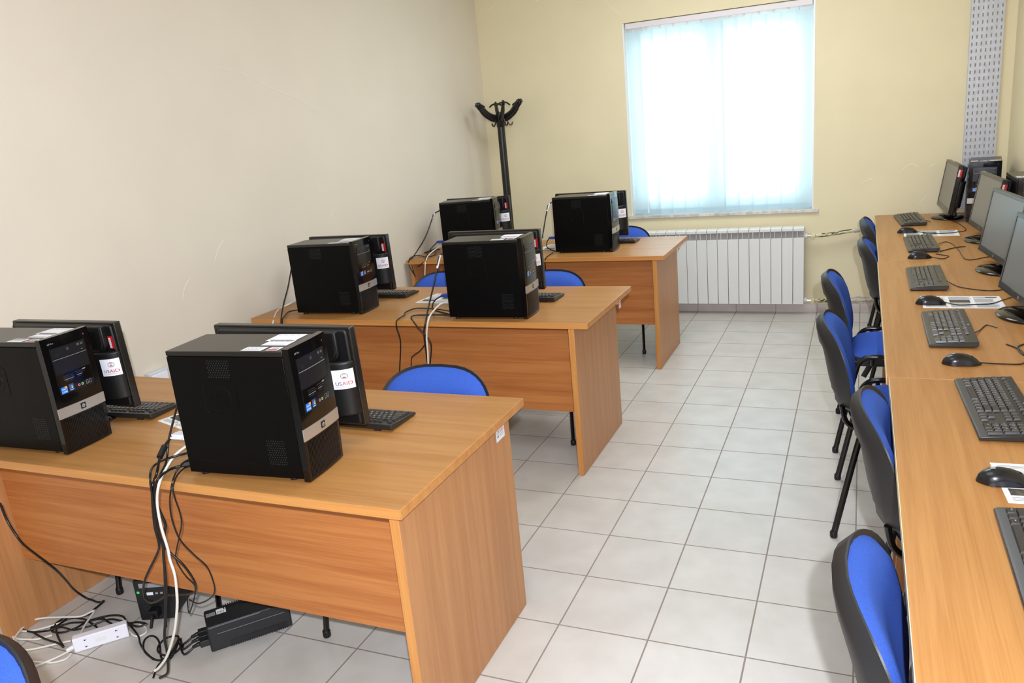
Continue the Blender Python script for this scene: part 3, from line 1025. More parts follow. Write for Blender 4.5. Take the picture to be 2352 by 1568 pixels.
def make_monitor(label, group, rear_sticker, lean=2.0):
    t = thing('monitor', label, 'monitor', (0, 0, 0), 0, group)
    # local: screen looks to +y, panel 0.515 wide, foot at z = 0
    Wm, Zb, Zt = .2575, .057, .367
    tilt = Matrix.Translation((0, 0, Zb)) @ Matrix.Rotation(math.radians(lean), 4, 'X') @ Matrix.Translation((0, 0, -Zb))
    b = MB()
    fr = rrect(-Wm, Wm, Zb, Zt, .006, 3)
    b.prism(fr, -.012, .012, MT['bezel'], axis='y', T=tilt); hz = b.build('housing', t, bevel=.003)
    b = MB()
    bw = .017
    b.box(-Wm+bw, Wm-bw, .0122, .0128, Zb+.030, Zt-bw, MT['screen'], T=tilt); b.build('screen', t, smooth=False)
    b = MB()
    for (xa, xb, za, zb) in ((-Wm+.001, -Wm+bw, Zb+.001, Zt-.001), (Wm-bw, Wm-.001, Zb+.001, Zt-.001), (-Wm+bw, Wm-bw, Zt-bw, Zt-.001), (-Wm+bw, Wm-bw, Zb+.001, Zb+.030)):
        b.box(xa, xb, .012, .0150, za, zb, MT['bezel'], T=tilt)
    b.build('front_frame', t, bevel=.001)
    b = MB(); disc2(b, 0, Zb+.0155, .008, lambda u, v: tilt @ Vector((u, .0154, v)), MT['chrome'], n=16); b.build('emblem', t, fix=False, smooth=False)
    # lower rear shell with rounded flanks
    R0, RX, RD = .164, .092, .048
    prof = [(-R0-RX*math.sin(PI/2*k/8), -.012-RD*math.cos(PI/2*k/8)) for k in range(8, -1, -1)] + [(R0+RX*math.sin(PI/2*k/8), -.012-RD*math.cos(PI/2*k/8)) for k in range(9)]
    prof = [(x, min(y, -.011)) for x, y in prof]
    b = MB(); b.prism(prof, Zb+.042, Zb+.212, MT['dark'], T=tilt)
    b.prism(rrect(-Wm+.008, Wm-.008, Zb+.006, Zt-.006, .012, 3), -.010, -.022, MT['dark'], axis='y', T=tilt)
    b.build('rear_shell', t, bevel=.006, seg=3, angle=45)
    # upper rear hood with ribbed vents
    b = MB()
    hood = [(-.222, Zt-.008)] + [(-.222+.036-.036*math.cos(PI/2*k/6), Zb+.206+.036-.036*math.sin(PI/2*k/6)) for k in range(7)] + [(.222-.036+.036*math.sin(PI/2*k/6), Zb+.206+.036-.036*math.cos(PI/2*k/6)) for k in range(7)] + [(.222, Zt-.008)]
    b.prism(hood, -.0135, -.040, MT['dark'], axis='y', T=tilt); hd = b.build('vent_hood', t, bevel=.004)
    b = MB()
    for k in range(40):
        x = -.190+.0096*k
        b.box(x-.0020, x+.0020, -.0425, -.039, Zb+.226, Zt-.026, MT['rib'], T=tilt)
    b.build('vent_ribs', hd, smooth=False)
    b = MB(); pts = [(-.214, -.040, Zt-.012), (-.214, -.041, Zb+.245), (-.206, -.041, Zb+.224), (-.186, -.041, Zb+.214), (.186, -.041, Zb+.214), (.206, -.041, Zb+.224), (.214, -.041, Zb+.245), (.214, -.040, Zt-.012)]
    b.tube(pts, .0035, MT['bezel'], n=6, smooth=False, T=tilt); b.build('vent_lip', hd)
    # stand
    b = MB()
    b.prism([(-.055, 0), (.055, 0), (.045, .05), (.040, .19), (-.040, .19), (-.045, .05)], -.066, -.040, MT['dark'], axis='y'); b.build('neck', t, bevel=.006)
    b = MB()
    b.lathe([(.128, .0005), (.132, .004), (.131, .008), (.122, .013), (.085, .019), (.03, .023), (.002, .024)], MT['gloss'], n=40, sx=1.0, sy=.74, T=Matrix.Translation((0, -.018, 0)))
    b.build('base', t, angle=60)
    if rear_sticker:
        b = MB()
        def fs(u, v, d):
            xx = .2265+u
            sx = min(1, max(0, (xx-R0)/RX))
            th = math.asin(min(.985, sx))
            y = -.012-RD*math.cos(th)
            nx, ny = math.sin(th)/RX, -math.cos(th)/RD
            L = math.hypot(nx, ny)
            return tilt @ Vector((xx+nx/L*(d+.0008), y+ny/L*(d+.0008), .217+v))
        usaid(b, fs, .054, .060)
        b.build('sticker', t, fix=False, smooth=False)
        b = MB()
        fr_ = lambda u, v: tilt @ Vector((.2355+u, -.0226, .300+v))
        fr2 = lambda u, v: tilt @ Vector((.2355+u, -.0230, .300+v))
        rect2(b, -.011, .012, -.022, .022, fr_, MT['redtag']); rect2(b, -.009, .001, -.020, .016, fr2, MT['white'])
        for k in range(9): rect2(b, -.008, 0, -.018+.0036*k, -.0165+.0036*k, lambda u, v: tilt @ Vector((.2355+u, -.0233, .300+v)), MT['ink'])
        b.build('inventory_tag', t, fix=False, smooth=False)
    else:
        b = MB()
        fr_ = lambda u, v: tilt @ Vector((-Wm-.0006, u, .318+v))
        fr2 = lambda u, v: tilt @ Vector((-Wm-.0010, u, .318+v))
        rect2(b, -.011, .011, -.024, .024, fr_, MT['redtag']); rect2(b, 0, .009, -.021, .021, fr2, MT['white'])
        for k in range(9): rect2(b, .0015, .0075, -.018+.0042*k, -.0165+.0042*k, lambda u, v: tilt @ Vector((-Wm-.0012, u, .318+v)), MT['ink'])
        b.build('inventory_tag', t, fix=False, smooth=False)
    return t

GM = 'monitors seen from behind on the desks in rows'
GMR = 'monitors in a row along the right wall'
mo = make_monitor('monitor seen from behind next to the tower closest to the viewer, with white sticker', GM, True)
mo.location = (-1.014, -4.545, ZT)
for (x, y, a, lab) in ((-1.968, -4.545, 0, 'monitor seen from behind near the left photo edge, with red tag and white sticker'),
                       (-2.018, -2.715, 0, 'monitor behind the middle desk tower beside the cream wall'),
                       (-1.126, -2.715, 0, 'monitor behind the middle desk tower nearer the aisle'),
                       (-2.035, -.98, 0, 'monitor on the window desk below the coat stand pole'),
                       (-1.137, -1.035, 0, 'monitor on the window desk close to the blind')):
    dup(mo, (x, y, ZT), math.radians(a), lab, GM)
for r_ in (mo, [o for o in bpy.data.objects if o.get('label', '').startswith('monitor on the window desk close')][0]):
    for c in list(r_.children):
        if c.name.startswith('inventory_tag'):
            bpy.data.objects.remove(c, do_unlink=True)
mr = make_monitor('widescreen monitor in the far corner before the perforated tray', GMR, False, 9.0)
mr.location = (1.114, -.35, ZT); mr.rotation_euler = (0, 0, PI/2+math.radians(3))
for (x, y, a, lab) in ((1.222, -1.275, math.radians(5), 'second monitor from the far wall on the wall desks'),
                       (1.190, -2.115, math.radians(7), 'third monitor from the far wall, large red tag on its edge'),
                       (1.168, -2.965, math.radians(7), 'monitor cut off by the right photo edge, closest to the viewer')):
    dup(mr, (x, y, ZT), PI/2+a, lab, GMR)

# keyboards -------------------------------------------------------------
def make_keyboard(label, group, cable=None):
    t = thing('keyboard', label, 'keyboard', (0, 0, 0), 0, group)
    W_, D_ = .232, .076
    slope = .012/.16
    zf = lambda y: .0135+(y+D_)*slope
    b = MB()
    b.prism([(-D_, .003), (-D_, .010), (-D_+.006, zf(-D_)), (D_, zf(D_)), (D_, .010), (D_-.004, .006)], -W_, W_, MT['kbase'], axis='x'); b.build('case', t, bevel=.0018)
    b = MB(); lg = MB(); npd = MB()
    def key(x, y, w, d, ch=None):
        z0 = zf(y); h = .0046
        i = .0020
        v = [(x-w/2, y-d/2, z0-.001), (x+w/2, y-d/2, z0-.001), (x+w/2, y+d/2, z0-.001), (x-w/2, y+d/2, z0-.001),
             (x-w/2+i, y-d/2+i, z0+h), (x+w/2-i, y-d/2+i, z0+h), (x+w/2-i, y+d/2-i*.6, z0+h+.0006), (x-w/2+i, y+d/2-i*.6, z0+h+.0006)]
        (npd if x > .138 else b).add(v, [(4, 5, 6, 7), (0, 1, 5, 4), (1, 2, 6, 5), (2, 3, 7, 6), (3, 0, 4, 7)], MT['key'])
        if ch:
            vs, fs = text2d(ch, .0075 if len(ch) < 2 else .0048)
            lg.add([(x-w*.12+px, y+d*.12+py, z0+h+.0008) for px, py in vs], fs, MT['legend'])
    u = .0188
    xl = -.222
    rows = [('F', -1), ('1234567890-=', 0), ('QWERTYUIOP[]', .5), ('ASDFGHJKL;\'', .75), ('ZXCVBNM,./', 1.25)]
    yk = lambda r: .0265-.0187*r
    key(xl+u*.5, .0500, u*.86, .012)
    for k in range(12):
        key(xl+u*(2.35+k+.45*(k//4)), .0500, u*.86, .012)
    for k in range(3): key(xl+u*(16.0+k), .0500, u*.86, .012)
    key(xl+u*.5, yk(0), u*.92, .0165)
    for i, c in enumerate('1234567890-='): key(xl+u*(1.5+i), yk(0), u*.92, .0165, c)
    key(xl+u*14, yk(0), u*1.92, .0165)
    key(xl+u*.75, yk(1), u*1.42, .0165)
    for i, c in enumerate('QWERTYUIOP[]'): key(xl+u*(2+i), yk(1), u*.92, .0165, c)
    key(xl+u*14.25, yk(1), u*1.42, .0165)
    key(xl+u*.9, yk(2), u*1.7, .0165)
    for i, c in enumerate("ASDFGHJKL;'"): key(xl+u*(2.3+i), yk(2), u*.92, .0165, c)
    key(xl+u*13.9, yk(2), u*2.1, .0165)
    key(xl+u*1.1, yk(3), u*2.1, .0165)
    for i, c in enumerate('ZXCVBNM,./'): key(xl+u*(2.75+i), yk(3), u*.92, .0165, c)
    key(xl+u*13.6, yk(3), u*2.6, .0165)
    for (c, w, tx) in ((.7, 1.3, 'Ctrl'), (2.0, 1.15, None), (3.25, 1.15, 'Alt'), (7.0, 6.1, None), (10.75, 1.15, 'Alt'), (12.0, 1.15, None), (13.2, 1.1, None), (14.35, 1.15, 'Ctrl')):
        key(xl+u*c, yk(4), u*w*.95, .0165, tx)
    for r in range(2):
        for k in range(3): key(xl+u*(16.0+k), yk(r), u*.92, .0165)
    key(xl+u*17, yk(3), u*.92, .0165)
    for k in range(3): key(xl+u*(16.0+k), yk(4), u*.92, .0165)
    for r in range(4):
        for k in range(3):
            key(xl+u*(20.1+k), yk(r), u*.92, .0165, '789456123'[(r-1)*3+k] if r else None)
    key(xl+u*20.6, yk(4), u*1.9, .0165, '0'); key(xl+u*22.1, yk(4), u*.92, .0165)
    key(xl+u*23.05, yk(0), u*.8, .0165); key(xl+u*23.05, yk(1.5), u*.8, .034); key(xl+u*23.05, yk(3.5), u*.8, .034)
    kk = b.build('keys', t, smooth=False, fix=False)
    lg.build('key_legends', kk, smooth=False, fix=False)
    npd.build('number_pad', t, smooth=False, fix=False)
    b = MB(); rect2(b, -.006, .006, .063, .069, lambda p, q: (p, q, zf(q)+.0004), MT['greylab']); b.build('maker_badge', t, fix=False, smooth=False)
    for sx in (-1, 1):
        b = MB(); b.box(sx*.175-.012, sx*.175+.012, D_-.012, D_-.004, .0003, .010, MT['kbase']); b.build('riser_foot', t)
    b = MB(); b.box(-.2, .2, -D_+.006, -D_+.014, .0003, .0045, MT['kbase']); b.build('front_foot', t)
    return t

def to_local(root, pts):
    M_ = Matrix.Translation(root.location) @ Matrix.Rotation(root.rotation_euler[2], 4, 'Z')
    Mi = M_.inverted()
    return [tuple(Mi @ Vector(p)) for p in pts]

GK = 'black keyboards on the desks in rows'
GKR = 'black keyboards along the wall desks'
kb = make_keyboard('black keyboard beyond the monitor closest to the viewer, aisle side of the nearest desk', GK)
kb.location = (-.958, -4.395, ZT); kb.rotation_euler = (0, 0, PI)
for (x, y, a, lab) in ((-1.912, -4.475, 4, 'black keyboard on the nearest desk between the two towers'),
                       (-1.945, -2.62, 0, 'black keyboard on the middle desk behind the tower by the cream wall'),
                       (-1.035, -2.695, 0, 'black keyboard on the middle desk behind the tower by the aisle'),
                       (-1.065, -.985, 0, 'black keyboard on the window desk behind its right tower')):
    dup(kb, (x, y, ZT), PI+math.radians(a), lab, GK)
RK = {}
for (nm, x, y, a, lab) in (('k1', .902, -.44, 4, 'black keyboard in the far corner of the wall desks'),
                           ('k2', .915, -1.375, 1, 'second keyboard from the far wall on the wall desks'),
                           ('k3', .886, -2.30, 0, 'third keyboard from the far wall on the wall desks'),
                           ('k4', .905, -3.18, 0, 'fourth keyboard from the far wall, just before the desk seam'),
                           ('k5', .958, -4.005, 2, 'fifth keyboard, lying just after the desk seam'),
                           ('k6', .950, -4.86, 0, 'keyboard at the right photo edge closest to the viewer')):
    RK[nm] = dup(kb, (x, y, ZT), -PI/2+math.radians(a), lab, GKR)

# mice ------------------------------------------------------------------
def make_mouse(label, group):
    t = thing('computer_mouse', label, 'mouse', (0, 0, 0), 0, group)
    # local +y is the cable end
    L, Wd = .058, .030
    def prof(y):
        s = y/L
        w = Wd*(1-abs(s)**3.2*.55)*(1-.10*math.exp(-((s-.15)/.4)**2))
        h = .035*(1-((s+.18)/1.22)**2)**.75 if abs((s+.18)/1.22) < 1 else 0.004
        return w, max(.006, h)
    NY, NX = 22, 12
    v = []
    for j in range(NY+1):
        y = -L+2*L*j/NY
        e = math.sqrt(max(0.0, 1-(abs(y)/L)**5))
        w, h = prof(y)
        w *= max(e, .25)
        for i in range(NX+1):
            a = PI*i/NX
            v.append((w*math.cos(a)*(1 if abs(math.cos(a)) < .98 else 1), y, .0015+h*max(.0, math.sin(a))**.75*(e*.85+.15)))
    f = []
    for j in range(NY):
        for i in range(NX):
            k = j*(NX+1)+i
            f.append((k, k+1, k+NX+2, k+NX+1))
    f.append(tuple(range(NX+1)))
    f.append(tuple(range(NY*(NX+1), (NY+1)*(NX+1)))[::-1])
    f.append(tuple(j*(NX+1) for j in range(NY+1)) + tuple(j*(NX+1)+NX for j in range(NY, -1, -1)))
    b = MB(); b.add(v, f, MT['mouse']); b.build('body', t, angle=55)
    for sx in (-1, 1):
        vv, ff_ = [], []
        for k in range(13):
            y = -.036+.066*k/12
            w, h = prof(y)
            e = math.sin(PI*k/12)**.6
            vv += [(sx*(w*1.0+.0006), y, .004), (sx*(w*.985+.0012), y, .004+.013*e)]
        for k in range(12): ff_.append((2*k, 2*k+2, 2*k+3, 2*k+1))
        b = MB(); b.add(vv, ff_, MT['mside']); b.build('side_grip', t)
    b = MB(); b.tube([(-.003, .028, .0228), (.003, .028, .0228)], .0062, MT['dark'], n=14, smooth=False); b.build('scroll_wheel', t)
    b = MB(); rect2(b, -.005, .005, -.030, -.020, lambda p, q: (p, q, .0015+prof(q)[1]+.0004), MT['greylab']); b.build('emblem', t, fix=False, smooth=False)
    return t
GMO = 'black corded mice on the wall desks'
ms = make_mouse('glossy mouse in the far corner lying at the edge of a printed sheet', GMO)
ms.location = (.868, -.925, ZT); ms.rotation_euler = (0, 0, -PI/2)
RK['m1'] = ms
for (nm, x, y, a, lab) in (('m2', .890, -1.762, 6, 'second mouse from the far wall, beside the second keyboard'),
                           ('m3', .876, -2.768, 5, 'mouse on a printed sheet, third from the far wall'),
                           ('m4', .912, -3.588, 2, 'mouse beside the seam between two wall desks'),
                           ('m5', .915, -4.475, 3, 'mouse closest to the viewer, on a sheet at the right photo edge')):
    RK[nm] = dup(ms, (x, y, ZT), -PI/2+math.radians(a), lab, GMO)

# printed sheets ---------------------------------------------------------
def sheet(name, label, loc, rz, seed, w=.297, h=.21):
    r = random.Random(seed)
    b = MB()
    f0 = lambda u, v: (u, v, .0006)
    f1 = lambda u, v: (u, v, .0009)
    b.box(-w/2, w/2, -h/2, h/2, .0001, .0006, MT['paper'])
    for c in range(3):
        xa = -w/2+.012+c*(w-.02)/3
        wc = (w-.02)/3-.008
        k = 0
        while k < 30:
            y = h/2-.014-.0062*k
            if c == 1 and 9 <= k < 18 or c == 0 and 20 <= k < 27:
                if k in (9, 20): rect2(b, xa, xa+wc*.9, y-.048 if c == 1 else y-.034, y, f1, MT['photo'])
                k += 1
                continue
            if r.random() > .12:
                rect2(b, xa, xa+wc*r.uniform(.8, 1), y-.0022, y, f1, MT['ink'])
            k += 1
    rect2(b, w/2-.055, w/2-.012, h/2-.030, h/2-.014, f1, MT['navy'])
    o = b.build(name, smooth=False, fix=False)
    o.location = loc; o.rotation_euler = (0, 0, rz)
    return tag(o, label, 'paper', 'printed sheets lying on the desks')
sheet('printed_sheet', 'printed sheet under the far corner mouse', (.994, -.975, ZT), -.02, 1)
sheet('printed_sheet', 'printed sheet with columns of text under the third mouse', (.993, -2.735, ZT), .0, 2)
sheet('printed_sheet', 'printed sheet under the mouse at the right photo edge', (1.052, -4.465, ZT), .05, 3)
sheet('printed_sheet', 'printed sheet on the nearest desk poking out behind the white connector', (-1.478, -4.475, ZT), -.30, 4)
sheet('printed_sheet', 'printed sheet on the middle desk poking out left of a tower', (-1.442, -2.70, ZT), -.10, 5)
for k in range(3):
    sheet('printed_sheet', ['lowest sheet of the small paper pile on the window desk', 'middle sheet of the small paper pile on the window desk', 'top sheet of the small paper pile on the window desk'][k],
          (-1.34+.012*k, -1.115-.015*k, ZT+.0012*k), .1*k-.1, 6+k)

# coat stand --------------------------------------------------------------
cs = thing('coat_stand', 'black plastic coat stand in the far left corner', 'coat stand', (-2.095, -.30, 0))
b = MB(); b.lathe([(.19, .001), (.19, .02), (.16, .035), (.05, .05), (.03, .07)], MT['coat'], n=28); b.build('base', cs, angle=50)
b = MB(); b.lathe([(.032, .06), (.0315, .9), (.030, 1.60), (.034, 1.605), (.036, 1.68), (.030, 1.72)], MT['coat'], n=16); b.build('pole', cs)
for k, a in enumerate((-8, 58, 122, 176, 236, 304)):
    T = Matrix.Rotation(math.radians(a), 4, 'Z')
    b = MB()
    pth = [Vector((.015, 0, 1.665)), Vector((.07, 0, 1.678)), Vector((.125, 0, 1.71)), Vector((.165, 0, 1.752)), Vector((.19, 0, 1.782)), Vector((.205, 0, 1.786)), Vector((.216, 0, 1.778))]
    b.tube(pth, [.030]*6+[.028]*6+[.024]*6+[.018]*4+[.012]*6, MT['coat'], n=8, sy=.55, T=T)
    b.tube([Vector((.17, -.055, 1.765)), Vector((.185, -.03, 1.782)), Vector((.19, 0, 1.787)), Vector((.185, .03, 1.782)), Vector((.17, .055, 1.765))], .007, MT['coat'], n=6, T=T)
    b.build('arm', cs)
for k, a in enumerate((20, 90, 160, 250, 330)):
    T = Matrix.Rotation(math.radians(a), 4, 'Z')
    b = MB(); b.tube([Vector((.05, 0, 1.665)), Vector((.062, 0, 1.63)), Vector((.075, 0, 1.612)), Vector((.092, 0, 1.618)), Vector((.097, 0, 1.635))], .0055, MT['coat'], n=6, T=T)
    b.build('hook', cs)

# power gear under the nearest desk ----------------------------------------
def ups(label, loc, rz, L, Wd, H, kind):
    t = thing('backup_power_unit', label, 'power unit', loc, math.radians(rz), 'black backup power units under the nearest desk')
    b = MB(); b.box(-L/2, L/2, -Wd/2, Wd/2, .004, H, MT['ups']); b.build('housing', t, bevel=.006, seg=3)
    b = MB(); b.box(-L/2+.02, L/2-.02, -Wd/2+.01, Wd/2-.01, .0004, .0045, MT['dark']); b.build('base', t)
    if kind == 'flat':
        b = MB()
        for k in range(26):
            x = -L/2+.065+.0076*k
            b.box(x, x+.0036, Wd/2-.030, Wd/2-.002, H-.002, H+.0035, MT['dark'])
        b.build('cooling_fins', t, smooth=False)
        b = MB()
        for k in range(26):
            x = -L/2+.065+.0076*k
            b.box(x, x+.0036, -Wd/2-.003, -Wd/2+.001, .006, .030, MT['dark'])
        b.build('cooling_fins', t, smooth=False)
        b = MB()
        for k in range(20): disc2(b, -L/2+.05+.010*k, -Wd/2+.012, .0016, lambda u, v: (u, v, H+.0006), MT['dots'], n=6)
        b.box(-L/2+.004, L/2-.10, -Wd/2-.0006, -Wd/2+.0006, H-.0065, H-.0055, MT['greylab'])  # grey line paints in the highlight along the front top edge
        b.box(-L/2+.03, L/2-.02, -Wd/2-.0006, -Wd/2+.0006, H*.66, H*.67, MT['greylab'])
        b.build('trim_and_highlight', t, smooth=False, fix=False)
        for (xa, xb, m) in ((.006, .036, 'greylab'), (.040, .072, 'paper')):
            b = MB()
            rect2(b, -L/2+xa, -L/2+xb, .006, .038 if m == 'paper' else .028, lambda u, v: (u, v, H+.0006), MT[m])
            for k in range(5): rect2(b, -L/2+xa+.005*k+.003, -L/2+xa+.005*k+.005, .010, .024, lambda u, v: (u, v, H+.0009), MT['ink'])
            b.build('rating_label', t, smooth=False, fix=False)
        for y in (-.036, -.004, .028):
            b = MB(); b.box(-L/2-.030, -L/2+.002, y-.012, y+.012, .030, .052, MT['ups']); b.tube([(-L/2-.03, y, .041), (-L/2-.055, y, .036)], [.008, .005], MT['cable'], n=8, smooth=False)
            b.build('plug', t, bevel=.004)
    else:
        f = lambda u, v: (-L/2-.0006, u, v)
        b = MB()
        disc2(b, Wd/2-.014, H-.048, .0055, f, MT['led'], n=12)
        b.build('power_light', t, fix=False, smooth=False)
        b = MB(); b.box(-L/2-.002, -L/2+.001, -Wd/2+.01, Wd/2-.022, H-.030, H-.012, MT['greylab']); b.build('rating_label', t)
        b = MB()
        rect2(b, -.004, .020, H-.062, H-.050, f, MT['white']); rect2(b, -.022, -.012, H-.060, H-.052, f, MT['mark']); rect2(b, -.040, -.030, H-.060, H-.052, f, MT['mark'])
        b.build('indicator_print', t, fix=False, smooth=False)
        for z in (.045,):
            b = MB(); b.box(-L/2-.035, -L/2+.002, -.02, .014, z-.016, z+.016, MT['dark']); b.tube([(-L/2-.035, -.003, z), (-L/2-.05, -.003, z-.015), (-L/2-.06, 0, z-.036)], .006, MT['cable'], n=8); b.build('plug', t, bevel=.005)
    return t
U1 = ups('black backup power unit lying flat with three plugs at its end', (-1.345, -4.60, 0), 48.8, .275, .115, .102, 'flat')
ups('black backup power unit standing upright with a green light', (-1.795, -4.515, 0), 113, .28, .128, .170, 'up')

